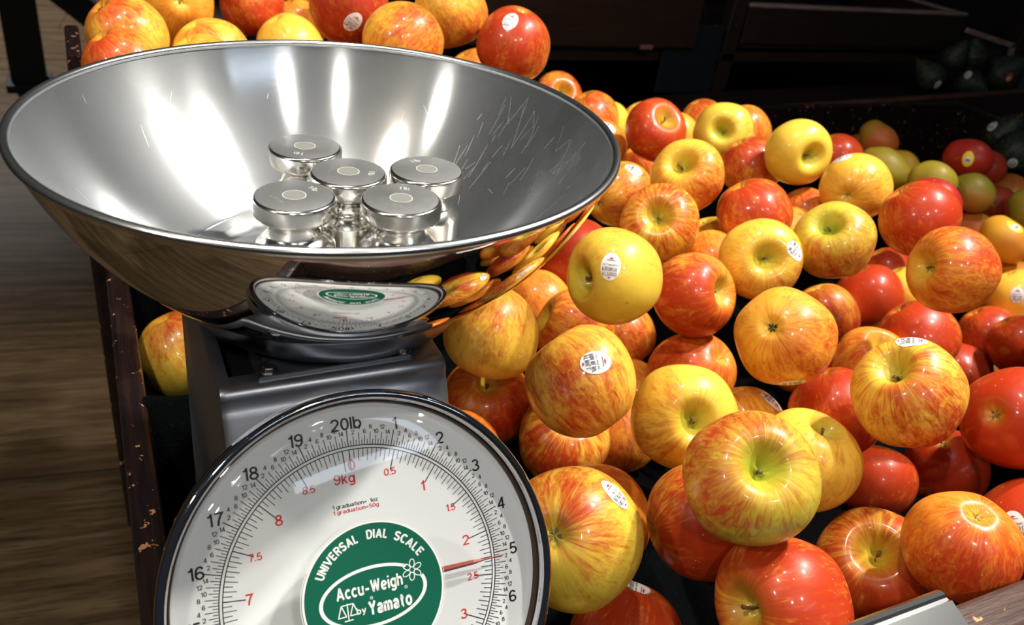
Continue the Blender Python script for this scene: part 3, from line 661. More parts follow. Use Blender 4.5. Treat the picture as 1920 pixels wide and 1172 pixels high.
# ------------------------------------------------------------------ fruit data (local positions, radius; then look)
APPLES = {
 1: ([0.2372, -0.0114, 0.0195, 0.0405], (0.28, -0.25, 0.08, 0.24, 0.5, -0.75, -0.6, None, 'largest front apple, glossy yellow-green with a red cheek and deep green stem hollow')),
 2: ([0.2538, -0.0534, -0.0502, 0.0415], (-0.71, 0.13, 0.7, 0.55, 0.35, 0.2, -0.3, None, 'big streaky red apple at the bottom edge, stem hollow on its left side')),
 3: ([0.4084, -0.0097, -0.1167, 0.0442], (0.1, -0.34, 0.55, 0.5, 0.35, 0.3, 0.6, None, 'red striped apple with a wide yellow-green stem hollow, behind the steel price strip')),
 4: ([0.4162, -0.0559, -0.0502, 0.039], (0.38, -0.58, 0.95, 0.22, 0.15, 0.2, 0.7, None, 'round orange apple by the worn front rail, blossom end at its upper right')),
 5: ([0.1439, 0.0291, -0.0389, 0.0443], (-0.25, -0.03, 0.3, 0.1, 0.25, -0.5, -0.7, (0.65, -0.6, -0.75, -0.62), 'apple with a sticker touching the right edge of the scale dial, red shoulder over yellow-green')),
 6: ([0.2233, 0.106, -0.1177, 0.042], (0.2, 0.3, 0.95, -0.05, 0.2, 0, 0.5, None, 'orange apple tucked behind the stickered apple beside the dial')),
 7: ([0.1944, 0.0081, -0.1336, 0.0405], (-0.3, 0.9, 0.65, 0.65, 0.35, 0.3, 0.3, (0.2, -0.97, 0.9, 0.1), 'glossy red apple cut by the bottom edge of the photo, just right of the dial')),
 8: ([0.2518, 0.0274, -0.0548, 0.041], (0.8, -0.2, 0.6, 0.5, 0.4, 0, 0.5, None, 'red-orange apple partly shaded behind the left of the largest front apple')),
 9: ([0.3855, 0.0651, -0.0658, 0.0405], (0.5, -0.75, 0.48, -0.2, 0.1, 0.6, 0.5, None, 'pale yellow apple with faint orange streaks right behind the largest front apple')),
 10: ([0.5488, 0.1043, -0.1654, 0.037], (0.3, -0.9, 0.6, 0.72, 0.4, 0, 0.3, None, 'smooth red apple with a yellow rim, right of the pale yellow streaked apple')),
 11: ([0.6569, 0.1066, -0.1767, 0.0405], (0, -0.72, 0.9, 0.75, 0.55, 0.6, -0.2, None, 'red apple with an orange patch, below the striped apple with a sticker on top')),
 12: ([0.5095, -0.0511, -0.0706, 0.04], (-0.5, 0.8, 0.7, 0.8, 0.4, 0, -0.3, (-0.25, -0.1, -0.1, -1), 'red apple cut by the right edge above the worn front rail, sticker on its side')),
 13: ([0.5321, 0.0082, -0.0114, 0.0405], (-0.39, -0.1, 0.85, 0.78, 0.4, -0.3, -0.5, None, 'large red apple at the right edge showing its brown blossom end')),
 14: ([0.436, 0.04, 0.0093, 0.0405], (-0.26, -0.52, 0.5, 0.22, 0.2, 0.5, 0.6, (0.1, -0.93, 0.9, 0.1), 'yellow and red striped apple with a sticker flat on top and a green hollow')),
 15: ([0.3988, 0.1381, 0.0057, 0.0405], (-0.24, -0.2, 0.68, 0.08, 0.2, 0.6, 0.6, (0.15, 0.96, -0.9, 0.1), 'yellow-orange apple facing out with a dark dry blossom end')),
 16: ([0.4101, 0.2411, -0.1035, 0.042], (0.65, -0.4, 0.9, 0.22, 0.2, -0.4, -0.5, None, 'orange apple below the shiny red one, shallow hollow on its right')),
 17: ([0.2848, 0.1075, -0.0304, 0.0405], (0.26, 0.13, 0.42, -0.12, 0.2, -0.9, 0.2, None, 'bright yellow apple with a brown stem facing out, left of the largest front apple')),
 18: ([0.1978, 0.1269, 0.0051, 0.0405], (0.58, 0.82, 0.58, 0.14, 0.15, -0.6, 0.1, (0.24, -0.31, 0.97, -0.22), 'streaky orange-yellow apple with a big oval sticker, in the gap right of the scale housing')),
 19: ([0.2497, 0.2096, -0.1279, 0.0405], (0.2, -0.5, 0.5, 0.3, 0.3, -0.2, 0.4, None, 'red and yellow streaked apple shaded under the big stickered one near the dial')),
 20: ([0.2013, 0.2742, -0.1219, 0.042], (0, -0.6, 0.85, 0.28, 0.25, 0.3, 0, None, 'orange apple in shadow under the pan, beside the right wall of the scale housing')),
 21: ([0.1892, 0.259, -0.0321, 0.0405], (-0.3, 0.95, 0.42, 0.04, 0.2, -0.3, -0.95, None, 'pink-topped yellow-green apple directly under the right side of the steel pan')),
 22: ([0.1438, 0.2018, -0.1067, 0.033], (0.1, 0.5, 0.9, 0.3, 0.2, 0, 0, None, "sliver of orange apple just above the dial's right shoulder")),
 23: ([0.2948, 0.2908, -0.0651, 0.0379], (-0.85, -0.4, 0.62, 0.25, 0.15, 0.4, 0, None, 'orange striped apple with a yellow-green hollow on its left, behind the big stickered one')),
 24: ([0.2904, 0.3643, -0.0805, 0.039], (0.3, 0.8, 0.8, 0.05, 0.1, 0, 0.5, None, 'pale orange apple peeping out below the lower right flank of the pan')),
 25: ([0.2822, 0.2272, 0.0285, 0.0405], (-0.82, 0.05, 0.26, -0.28, 0.1, -0.1, -0.9, (-0.09, -0.18, 0.12, -1), 'plain yellow apple with an upright white oval sticker, just right of the pan')),
 26: ([0.3956, 0.3495, -0.1231, 0.037], (0.5, 0.8, 0.75, 0.4, 0.45, 0, 0, None, 'shaded red-orange apple wedged below the yellow stickered one')),
 27: ([0.3515, 0.4071, -0.0493, 0.0437], (0.5, 0.6, 0.6, 0.92, 0.85, 0, -0.3, None, "deep crimson apple beside the pan's lower right rim")),
 28: ([0.4054, 0.2649, -0.0262, 0.0405], (0.85, -0.1, 0.62, 0.55, 0.3, -0.1, 0.7, None, 'shiny red apple with its yellow stem hollow on the right side')),
 29: ([0.4199, 0.3574, 0.0044, 0.0405], (-0.1, -0.3, 0.42, 0.18, 0.25, 0, -0.6, None, 'red-striped yellow apple with a round green stem hollow on top, right of the pan rim')),
 30: ([0.4915, 0.3463, -0.0452, 0.037], (0.3, 0.7, 0.95, 0.1, 0.15, 0, 0.3, None, 'orange apple glimpsed between the green-hollowed one and a stickered one')),
 31: ([0.4912, 0.2788, -0.0039, 0.0405], (0.17, -0.05, 0.42, 0.0, 0.25, 0.6, 0.75, (0.8, -0.2, 0.5, 0.3), 'yellow and red apple with stem facing out and a pale oval sticker by the hollow')),
 32: ([0.5817, 0.2728, 0.011, 0.0405], (-0.22, -0.53, 0.12, 0.12, 0.55, 0.35, 0.85, None, 'green-shouldered apple turning red below, green stem hollow at its top left')),
 33: ([0.7474, 0.3336, -0.1116, 0.0421], (0.3, 0.8, 0.6, 0.85, 0.5, 0, -0.3, None, 'cherry red apple under the green-shouldered one')),
 34: ([0.6691, 0.3245, -0.1217, 0.0389], (0.2, 0.8, 0.65, 0.38, 0.15, 0, 0.5, None, 'pinkish red apple behind the yellow-orange one with the dark blossom end')),
 35: ([0.6923, 0.2149, -0.0878, 0.0405], (0.5, 0.8, 0.7, 0.62, 0.4, -0.3, -0.3, None, 'mottled red apple lying on its side above the apple with the sticker on top')),
 36: ([0.6168, 0.2046, -0.105, 0.039], (0.4, -0.62, 0.85, 0.12, 0.1, -0.2, 0.5, None, 'light orange apple with a yellow hollow, left of the apple with the sticker on top')),
 37: ([0.8884, 0.2704, -0.2066, 0.0396], (0.5, 0.7, 0.6, 0.75, 0.65, 0.2, -0.5, None, 'dark red apple half hidden right of the apple with the sticker on top')),
 38: ([0.4524, 0.1048, -0.0601, 0.039], (0.2, 0.85, 0.7, 0.8, 0.5, 0, 0, None, 'plain red apple in the hollow left of the apple with the sticker on top')),
 39: ([0.6316, 0.169, 0.0262, 0.0405], (-0.76, -0.14, 0.78, 0.2, 0.35, 0.7, -0.6, None, 'large orange-yellow apple with red edges and a hollow on its left, near the right edge')),
 40: ([0.6847, 0.2644, 0.0342, 0.0405], (0.55, 0.75, 0.8, 0.62, 0.5, 0.7, -0.2, None, 'big orange-red apple beside the olive mangoes')),
 41: ([0.7163, 0.3817, 0.0172, 0.0405], (-0.21, 0.27, 0.62, -0.12, 0.15, 0.7, 0.3, (-0.4, -0.83, 0.9, 0.15), 'yellow-orange apple with a sticker on top and dark blossom end, below the mangoes')),
 42: ([0.6993, 0.4721, 0.0288, 0.0403], (0.53, 0.2, 0.34, -0.4, 0.15, 0.2, 0.95, None, 'plain yellow apple high at the back of the pile with a hollow on its right')),
 43: ([0.9683, 0.6441, -0.0535, 0.037], (0.3, 0.8, 0.7, 0.9, 0.7, 0, 0, None, 'small round crimson apple behind the plain yellow one')),
 44: ([0.691, 0.5364, -0.0155, 0.0397], (0.4, 0.8, 0.62, 0.42, 0.65, 0, -0.8, None, 'crimson-topped orange apple left of the plain yellow one')),
 45: ([0.4904, 0.4167, 0.029, 0.0405], (-0.28, -0.46, 0.5, 0.12, 0.3, 0.6, 0.8, None, 'yellow apple with a deep green hollow facing up-left and a red base')),
 46: ([0.5721, 0.6027, 0.0137, 0.0405], (0.5, -0.5, 0.7, 0.85, 0.4, 0, 0, None, 'knobbly bright red apple at the back, dented at its upper right')),
 47: ([0.6991, 0.6135, 0.003, 0.0415], (-0.09, -0.09, 0.3, -0.3, 0.2, 0.95, 0.3, None, 'yellow-green apple with an open dark stem hollow at the back of the pile')),
 48: ([0.7745, 0.6563, -0.0093, 0.037], (0.3, 0.8, 0.75, 0.15, 0.2, 0.5, 0, None, 'orange apple behind the yellow-green one with the open hollow')),
 49: ([0.7903, 0.7716, -0.0384, 0.037], (0.3, 0.8, 0.5, 0.3, 0.4, 0.3, -0.7, None, 'yellow apple with a red cap, furthest back on the ridge of the pile')),
 50: ([0.735, 0.856, -0.068, 0.037], (0.3, 0.8, 0.5, 0.05, 0.2, 0, 0, None, 'yellowish apple barely showing behind the knobbly red one')),
 51: ([0.7223, 0.7482, -0.0488, 0.037], (0.3, 0.8, 0.7, 0.05, 0.2, 0, 0, None, 'peach apple squeezed between the knobbly red one and the yellow-green one')),
 52: ([0.6636, 0.7238, -0.0906, 0.0405], (0.4, 0.7, 0.95, 0.15, 0.2, -0.3, 0.3, None, 'smooth orange apple under the knobbly red one')),
 53: ([0.487, 0.5344, -0.0424, 0.0405], (-0.66, 0.3, 0.5, 0.18, 0.25, 0.7, -0.3, (0.43, -0.74, 0.8, 0.45), "yellow apple with red cheek and sticker, partly behind the pan's right rim")),
 54: ([0.5344, 0.674, -0.0329, 0.0405], (0.5, 0.7, 0.9, 0.3, 0.2, 0, 0, (0.36, -0.64, 0.7, 0.6), "orange apple with a white sticker peeping past the pan's right rim")),
 55: ([0.6051, 0.8113, -0.0387, 0.0405], (0.3, 0.8, 0.6, 0.3, 0.3, 0, -0.8, None, 'red-topped yellow apple above the right end of the pan rim')),
 56: ([0.6625, 0.8542, -0.0642, 0.037], (0.3, 0.8, 0.48, -0.35, 0.1, 0, 0, None, 'sliver of yellow apple behind the red-topped one above the pan rim')),
 57: ([0.6114, 0.9384, -0.0468, 0.0405], (0.33, -0.37, 0.82, 0.2, 0.2, 0.3, -0.6, None, 'orange apple with a dimple, on the slope below the stickered deep red one')),
 58: ([0.3347, 0.5733, 0.1321, 0.0405], (-0.3, 0.9, 0.62, 0.6, 0.65, -0.2, -0.3, (-0.09, -0.6, 0.3, -1), 'deep red apple with a sticker near its top, right end of the back row')),
 59: ([0.3969, 0.8005, 0.0268, 0.0405], (0.4, 0.8, 0.8, 0.3, 0.25, 0, 0, None, 'orange-red apple peeping over the pan rim below the stickered deep red one')),
 60: ([0.1958, 0.5412, 0.1385, 0.0405], (-0.8, 0.5, 0.55, 0.22, 0.25, 0.5, -0.4, None, 'orange and yellow apple just over the middle right of the pan rim')),
 61: ([0.284, 0.6401, 0.1499, 0.0405], (0.4, 0.85, 0.55, 0.12, 0.3, 0.4, 0.8, None, 'yellow-orange apple cut by the top edge between two deep red stickered ones')),
 62: ([0.1594, 0.6216, 0.1581, 0.0405], (0.35, 0.85, 0.7, 0.8, 0.9, 0, 0, (0.1, 0.42, 0.5, -0.6), 'dark red apple with an oval sticker low on it, cut by the top edge')),
 63: ([0.1435, 0.8236, 0.0605, 0.0405], (0.4, 0.85, 0.6, -0.3, 0.1, -0.6, 0, None, 'plain yellow-orange apple showing just its top over the middle of the pan rim')),
 64: ([0.1089, 0.8899, 0.1002, 0.0405], (0.4, 0.85, 0.7, 0.7, 0.45, 0, 0, None, 'red apple at the top edge left of the plain yellow-orange one')),
 65: ([0.174, 0.9112, 0.0669, 0.037], (0.4, 0.85, 0.85, 0.35, 0.3, 0, 0, None, 'small patch of orange apple at the top edge beside the dark red stickered one')),
 66: ([0.0136, 0.8332, 0.1093, 0.0405], (0.09, 0, 0.82, -0.15, 0.15, -0.4, 0.5, None, 'orange apple at the top edge with its dark stem end facing out')),
 67: ([-0.0532, 0.7317, 0.0935, 0.0423], (0.6, 0.75, 0.52, 0.22, 0.25, -0.7, -0.8, None, 'broad red and yellow apple at the left end of the back row')),
 68: ([-0.0632, 0.6535, 0.0832, 0.0388], (0.5, 0.8, 0.6, 0.34, 0.25, -0.6, -0.2, None, "red apple low at the left end, resting above the pan's left rim")),
 69: ([0.035, 0.7346, 0.0704, 0.0433], (0.4, 0.8, 0.52, 0.0, 0.15, 0, -0.6, None, 'peach-striped apple over the left part of the pan rim, upper of two')),
 70: ([0.0145, 0.6583, 0.0776, 0.0378], (0.4, 0.85, 0.58, 0.0, 0.2, 0, -0.5, None, 'orange apple just showing over the left part of the pan rim, lower of two')),
 71: ([-0.0488, 0.392, -0.1, 0.0385], (0.5, 0.85, 0.18, 0.26, 0.35, 0.3, -1.2, None, 'lone yellow-green apple with a red top, between the left side board and the scale')),
 72: ([0.7133, 0.4382, -0.0466, 0.037], (0.3, 0.8, 0.8, 0.4, 0.3, 0, 0, None, 'small orange-red apple in the gap under the plain yellow one')),
 73: ([0.5513, 0.3648, 0.0025, 0.0405], (0.4, 0.8, 0.6, 0.52, 0.3, 0.2, -0.6, None, 'red and orange apple mid pile, above the stickered yellow and red one')),
 74: ([0.6528, 0.3981, -0.0492, 0.037], (0.3, 0.8, 0.65, 0.35, 0.1, 0, 0, None, 'pink sliver of apple left of the green-shouldered one')),
 75: ([0.8737, 0.4137, -0.1343, 0.037], (0.3, 0.8, 0.75, 0.8, 0.6, 0, 0, None, 'dark red apple in the gap under the big orange-red one')),
 76: ([0.8409, 0.3492, -0.127, 0.037], (0.3, 0.8, 0.65, -0.2, 0.1, 0, 0, None, 'amber apple wedged left of the large orange-yellow one near the right edge')),
 77: ([1.0267, 0.3156, -0.1405, 0.0417], (0.3, 0.85, 0.52, -0.5, 0.1, 0, 0, (0, -0.15, 0.1, -1), 'yellow apple with a white sticker cut by the right edge')),
 78: ([0.9575, 0.2906, -0.1739, 0.041], (0.4, 0.8, 0.7, 0.5, 0.3, 0, -0.4, None, 'red-orange apple below the large orange-yellow one near the right edge')),
 79: ([0.921, 0.2288, -0.1428, 0.0388], (0.5, 0.8, 0.8, 0.9, 0.5, 0, 0, None, 'solid red apple at the right edge above the one showing its blossom end')),
 80: ([0.3859, 0.1385, -0.0893, 0.038], (0.2, 0.8, 0.62, 0.3, 0.2, 0, 0, (0.66, -0.63, 0.6, 0.6), 'pinkish apple with a sticker peeping above the largest front apple')),
 81: ([0.3708, 0.2875, -0.1517, 0.037], (0.2, 0.8, 0.75, 0.2, 0.2, 0, 0, None, 'pale orange apple in the gap right of the big stickered one near the housing')),
 82: ([0.3216, 0.2234, -0.1487, 0.037], (0.2, 0.8, 0.7, 0.4, 0.6, 0, 0, None, 'dark shaded red apple deep in the gap left of the bright yellow one')),
 86: ([1.0062, 0.3066, -0.259, 0.037], (0.2, 0.8, 0.9, 0.2, 0.2, 0, 0, None, 'patch of orange apple below the red-orange one near the right edge')),
 89: ([0.5882, 0.271, -0.1355, 0.037], (0.2, 0.8, 0.7, 0.3, 0.15, 0, 0, None, 'salmon apple showing under the yellow-orange one with the dark blossom end')),
 93: ([0.541, 0.408, -0.0593, 0.037], (0.2, 0.8, 0.42, 0, 0.2, 0, 0, None, 'yellow apple barely visible under the apple whose hollow faces up-left')),
}
MANGOES = {
 101: ([1.1571, 0.7336, -0.0657, 0.035], (0.6, 0.55, 1.2, 0.2, 0.25, 0.1, 0.7, 0.4, None, 'olive mango with an orange cheek, topmost at the back right')),
 102: ([1.074, 0.6318, -0.0736, 0.035], (0.8, 0.55, 1.45, 0.3, -0.5, 0.1, 0, 0, None, 'long yellow-green mango lying below the topmost olive one')),
 103: ([1.1563, 0.664, -0.0943, 0.035], (0.5, 0.6, 1.15, 0.7, -0.4, 0.1, 0, 0, None, 'sliver of yellow mango right of the topmost olive one')),
 104: ([1.0625, 0.5339, -0.0571, 0.035], (0.8, 0.2, 1.15, 0.25, -0.4, 0.1, 0, 0, None, 'green-yellow mango low behind the big apple at the back right')),
 105: ([1.1865, 0.5756, -0.0421, 0.0357], (0.9, 0.25, 1.2, 0.8, 0.95, 0.9, 0, 0, (0, 0, 0.1, -1), 'bright red mango with a yellow and white sticker')),
 106: ([1.252, 0.5868, -0.0627, 0.0352], (0.8, 0.5, 1.15, 0.8, 0.9, 0.8, 0, 0, None, 'red mango directly behind the bright red stickered one')),
 107: ([1.1574, 0.5254, -0.0782, 0.0339], (0.7, 0.5, 1.15, 0.12, -0.1, 0.3, 0, 0.9, None, 'dark olive green mango in front of the bright red one')),
 108: ([1.2588, 0.5391, -0.1136, 0.035], (0.5, 0.7, 1.15, 0.8, 0.9, 0.7, 0, 0, None, 'crimson mango right of the dark olive one')),
 109: ([1.3526, 0.5874, -0.1159, 0.035], (0.8, 0.5, 1.2, 0.95, 0.4, 0.2, 0, 0, None, 'orange mango behind the crimson one at the right')),
 111: ([1.1742, 0.5052, -0.1407, 0.0352], (0.7, 0.6, 1.15, 0.6, 0.15, 0.15, -0.2, -0.3, (0.6, 0.45, 0.3, -1), 'dusky peach mango with a yellow sticker on its right end')),
 112: ([1.0583, 0.3874, -0.0864, 0.0348], (0.6, 0.7, 1.2, 0.8, -0.2, 0.2, 0.4, 0.8, (0.42, -0.62, -0.6, -0.8), 'amber mango with a yellow sticker at the right edge')),
 113: ([1.2208, 0.4647, -0.0872, 0.035], (0.4, 0.9, 1.15, 0.2, -0.4, 0.1, 0, 0, None, 'green mango cut by the right edge')),
 114: ([1.0876, 0.3615, -0.1439, 0.0361], (0.9, 0.2, 1.2, 0.95, 0.1, 0.1, 0, 0, None, 'orange mango under the amber one at the right edge')),
 115: ([0.8734, 0.3877, -0.0157, 0.035], (0.8, 0.4, 1.15, 0.8, 0.9, 0.95, 0, 0, None, 'very dark red mango rising behind the big orange-red apple')),
}
DEEPER = [[0.5814,0.4864,-0.1514,0.0381],[0.0807,0.7137,0.0024,0.0373],[0.1287,-0.0396,-0.1435,0.0398],[0.3474,0.4421,0.0469,0.0399],[1.2073,0.679,-0.1658,0.0404],[0.4897,0.5801,-0.173,0.0388],[1.0103,0.3982,-0.1486,0.0402],[-0.0143,0.6932,0.001,0.0396],[1.1631,0.2798,-0.0924,0.0396],[0.0013,0.5656,0.0682,0.0375],[-0.0248,0.4944,0.0436,0.0395],[0.3281,-0.0329,-0.1765,0.0398],[0.0174,0.42,0.0333,0.0402],[0.9048,0.4527,-0.2039,0.0395],[0.5486,0.8842,-0.0722,0.0402],[0.5916,-0.0437,-0.0201,0.0388],[0.0745,0.8023,-0.0262,0.0392],[0.4223,0.5655,-0.0989,0.0391],[0.0585,0.5578,-0.057,0.0384],[0.1442,0.4631,0.0561,0.038],[0.1958,0.7681,-0.0334,0.0388],[0.0819,0.5995,0.0538,0.0403],[0.3063,0.902,0.0519,0.039],[0.1496,0.7312,-0.0879,0.0392],[0.5345,0.8053,-0.0785,0.0398],[0.4376,0.4779,-0.1358,0.038],[1.0804,0.4612,-0.1574,0.0389],[0.1628,0.371,-0.0232,0.0381],[1.2406,0.2889,-0.1175,0.0373],[0.217,0.3534,0.042,0.0399],[0.0401,0.3472,-0.0043,0.0396],[0.2632,0.4755,0.0212,0.0384],[0.2315,0.6494,0.0705,0.0395],[0.7784,0.8995,-0.1205,0.0391],[0.2962,0.5308,-0.1603,0.0375],[0.3187,0.723,0.1353,0.0372],[0.2165,0.4256,0.0816,0.0391],[0.8217,0.662,-0.2257,0.0382],[1.1162,0.4068,-0.204,0.0393],[0.8347,0.5889,-0.1736,0.0385],[0.1181,0.1435,-0.144,0.0387],[0.5892,0.5484,-0.0462,0.0395],[0.8364,0.8084,-0.0948,0.0373],[0.3996,0.7024,0.0994,0.0404],[1.2089,0.4065,-0.1895,0.0389],[1.2202,0.8683,-0.1736,0.038],[1.1124,0.7549,-0.1248,0.0386],[0.4119,0.8921,-0.0168,0.0373],[0.1433,0.6728,0.0478,0.0376],[1.0584,0.68,-0.1574,0.0389],[0.7401,0.5542,-0.0956,0.0393],[1.1345,0.5872,-0.155,0.0381],[1.0283,0.8563,-0.1512,0.0372],[0.8938,0.5387,-0.1257,0.04],[1.0322,0.538,-0.2319,0.0397],[0.4441,0.73,-0.0336,0.0379],[0.4196,0.638,0.0082,0.0394],[0.1372,0.3298,0.0704,0.0381],[1.1725,0.5174,-0.2205,0.038],[0.4977,0.4786,-0.2848,0.037],[0.1126,0.2457,0.0597,0.0397],[0.641,0.0143,0.0153,0.0396],[0.8165,0.4453,-0.266,0.0396],[0.8715,0.9089,-0.1102,0.0377],[0.8211,0.0159,-0.0806,0.0379],[0.7706,0.2528,-0.2108,0.0384],[0.0829,0.3907,0.0751,0.0402],[1.2423,0.1432,-0.2253,0.0391],[0.8106,0.5188,-0.1117,0.0393],[0.955,0.8728,-0.1094,0.0383],[0.1892,0.2706,0.0619,0.0387],[0.7589,0.7073,-0.2794,0.0376],[0.3778,0.5546,0.0256,0.0396],[-0.0311,0.448,-0.0343,0.0382],[0.2062,0.7145,0.0249,0.04],[0.5885,0.1273,-0.0827,0.0385],[0.7712,-0.035,-0.0277,0.0375],[0.7714,0.0779,-0.035,0.0379],[1.2424,0.5798,-0.218,0.0396],[0.4408,0.1832,-0.2066,0.0399],[1.1809,0.7896,-0.115,0.0388],[0.9125,0.9292,-0.1874,0.0398],[0.0509,0.4858,0.0618,0.038],[1.1214,0.8855,-0.1553,0.0405],[0.4627,0.9361,-0.0544,0.0377],[0.0387,0.9364,-0.0528,0.0402],[1.243,0.484,-0.229,0.0398],[0.1309,0.9367,-0.0397,0.0385],[-0.025,0.7764,0.0222,0.0395],[0.9913,0.4873,-0.0952,0.0396],[0.908,0.1578,-0.071,0.0393],[0.7221,0.0527,0.024,0.0385],[-0.0149,0.3291,0.067,0.0401],[1.0278,0.7875,-0.095,0.0389],[0.2944,0.3767,0.0559,0.0377],[1.1002,0.0411,-0.0959,0.0375],[0.9602,0.7349,-0.0816,0.0374],[0.2881,0.815,0.0761,0.0393],[0.3743,0.8459,0.1087,0.0389],[0.7471,0.9382,-0.1964,0.0381],[0.4682,0.8234,0.0717,0.0395],[1.1418,0.673,-0.2865,0.0399],[0.8492,0.0588,0.0192,0.0391],[0.8837,0.7175,-0.0802,0.0405],[0.9296,0.3538,-0.1155,0.0388],[0.9672,0.8229,-0.266,0.0405],[0.5587,0.9399,-0.2221,0.04],[0.8376,-0.0305,0.0168,0.0382],[1.2032,0.1863,-0.1026,0.0384],[0.9834,0.134,-0.0267,0.0373],[0.3358,0.0779,-0.1301,0.0373],[0.5618,0.1801,-0.1706,0.0403],[0.6687,0.0767,-0.0936,0.0381],[0.9892,-0.0258,-0.0127,0.0381],[0.7168,-0.0395,-0.1324,0.0372],[0.8643,0.1872,0.0063,0.0379],[1.065,0.1404,-0.0269,0.0375],[0.9152,-0.0324,0.0127,0.0391],[0.8112,0.1317,0.0008,0.0383],[1.056,0.0091,0.0045,0.0384],[1.2156,0.0003,-0.0414,0.0373],[0.9377,0.0518,0.0189,0.0379],[1.1421,0.1205,-0.0475,0.0374],[1.0892,0.2713,-0.034,0.0381],[0.134,0.5463,0.0911,0.0376],[1.0472,0.9391,-0.1289,0.0374],[1.1804,0.3503,-0.0554,0.0405],[1.1975,0.2357,-0.0392,0.037],[0.3998,0.9382,0.0955,0.0382],[0.0077,0.8963,0.0531,0.0385],[1.2177,0.0808,-0.0409,0.039],[0.2254,0.8378,0.1255,0.0395],[1.1957,0.9385,-0.1868,0.038],[0.9596,0.2205,-0.0157,0.0388],[1.2422,0.3417,-0.292,0.0377],[1.1307,0.1971,-0.0499,0.0392],[1.014,0.0608,-0.056,0.0392],[1.1628,-0.0324,-0.0009,0.0375],[-0.0369,0.9387,-0.2662,0.0371],[0.5993,0.6809,-0.1162,0.0372],[0.9068,0.813,-0.1184,0.0373],[0.2333,0.9176,0.1216,0.0398],[0.2534,0.7213,0.0949,0.0381],[0.8733,0.86,-0.1968,0.0387]]

# ------------------------------------------------------------------ the bin
bn = empty('apple_bin', L(.7, .4, -.42))
tag(bn, 'dark wooden produce bin with chipped paint and black foam bed holding the apples', 'bin')
BO = Vector((.7, .4, -.42))
def BP(x, y, z): return Vector((x - BO.x, y - BO.y, z - BO.z))
boxobj('side_board', BP(-.1080, -.126, -.40), BP(-.0885, .50, -.060), M['bin'], bn, .004, Matrix.Rotation(math.radians(-.6), 3, 'Z'), BP(-.1, .06, 0))
boxobj('side_board', BP(-.1150, .50, -.40), BP(-.0985, .94, .055), M['bin'], bn, .004)
boxobj('front_rail', BP(-.1085, -.126, -.40), BP(1.70, -.097, -.0400), M['rail'], bn, .004)
boxobj('back_board', BP(-.1085, .99, -.40), BP(1.70, 1.006, -.09), M['bin'], bn, .003)
boxobj('bottom_board', BP(-.1085, -.12, -.42), BP(1.70, 1.0, -.398), M['bin'], bn, .002)
boxobj('side_board', BP(1.69, -.12, -.40), BP(1.71, 1.0, -.09), M['bin'], bn, .003)
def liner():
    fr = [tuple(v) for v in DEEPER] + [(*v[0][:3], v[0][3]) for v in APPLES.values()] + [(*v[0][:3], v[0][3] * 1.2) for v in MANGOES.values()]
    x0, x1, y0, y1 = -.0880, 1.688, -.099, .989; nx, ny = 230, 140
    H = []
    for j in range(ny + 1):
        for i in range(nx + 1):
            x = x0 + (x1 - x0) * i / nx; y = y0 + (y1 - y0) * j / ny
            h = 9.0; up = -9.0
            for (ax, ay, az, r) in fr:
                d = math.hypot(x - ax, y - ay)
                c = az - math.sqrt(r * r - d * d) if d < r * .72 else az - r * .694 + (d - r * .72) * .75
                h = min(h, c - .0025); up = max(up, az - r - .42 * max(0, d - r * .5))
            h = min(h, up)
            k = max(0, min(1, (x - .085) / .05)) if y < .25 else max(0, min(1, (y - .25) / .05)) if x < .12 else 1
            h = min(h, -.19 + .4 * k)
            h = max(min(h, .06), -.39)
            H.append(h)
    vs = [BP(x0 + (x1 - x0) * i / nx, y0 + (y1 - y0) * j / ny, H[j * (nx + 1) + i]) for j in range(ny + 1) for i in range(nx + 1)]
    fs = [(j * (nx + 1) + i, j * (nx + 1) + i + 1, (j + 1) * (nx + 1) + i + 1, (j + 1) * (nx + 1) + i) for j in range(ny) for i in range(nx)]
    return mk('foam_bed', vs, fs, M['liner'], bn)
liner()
# table the bin stands on
tb = empty('display_table', L(.7, .4, -Z0)); tag(tb, 'dark display table carrying the apple bin', 'table')
boxobj('table_top', (-.80, -.52, .508), (1.0, .60, .530), M['post'], tb, .004)
for sx, sy in ((-.77, -.50), (.96, -.50), (-.77, .56), (.96, .56)):
    boxobj('leg', (sx - .025, sy - .02, 0), (sx + .025, sy + .02, .508), M['post'], tb, .004)
# price strip clipped over the front rail
ps = empty('price_strip', L(.0, -.108, -.0415)); tag(ps, 'ribbed metal price strip clipped over the front rail below the apples', 'price strip')
prof = [(.0135, -.004), (.0150, .008), (.0140, .0185), (.0120, .0200), (.0085, .0205), (.0070, .0192), (.0050, .0192), (.0035, .0205), (-.0120, .0150), (-.0145, .0125), (-.0150, .0095)]
def extr(name, prof, x0, x1, mat, parent, th=.0012):
    n = len(prof); vs = []
    inner = []
    for i, (y, z) in enumerate(prof):
        a = Vector(prof[max(i - 1, 0)]); b = Vector(prof[min(i + 1, n - 1)]); d = (b - a).normalized(); inner.append((y - d.y * th * -1 * -1, z + d.x * th * 1))
    loop = prof + inner[::-1]; m = len(loop)
    for x in (x0, x1): vs += [(x, y, z) for y, z in loop]
    fs = [(k, (k + 1) % m, m + (k + 1) % m, m + k) for k in range(m)] + [tuple(range(m))[::-1], tuple(range(m, 2 * m))]
    return sharp(mk(name, vs, fs, mat, parent), 25)
extr('metal_clip', prof, .150, .331, M['strip'], ps)
extr('label_channel', [(-.0155, .0105), (-.0190, .0080), (-.0200, .0040), (-.0215, .0035), (-.0225, -.0040), (-.0225, -.034)], .150, .345, M['stripblack'], ps)
boxobj('channel_ridge', (.150, -.0232, -.0015), (.346, -.0200, .0035), M['strip'], ps, .0006)
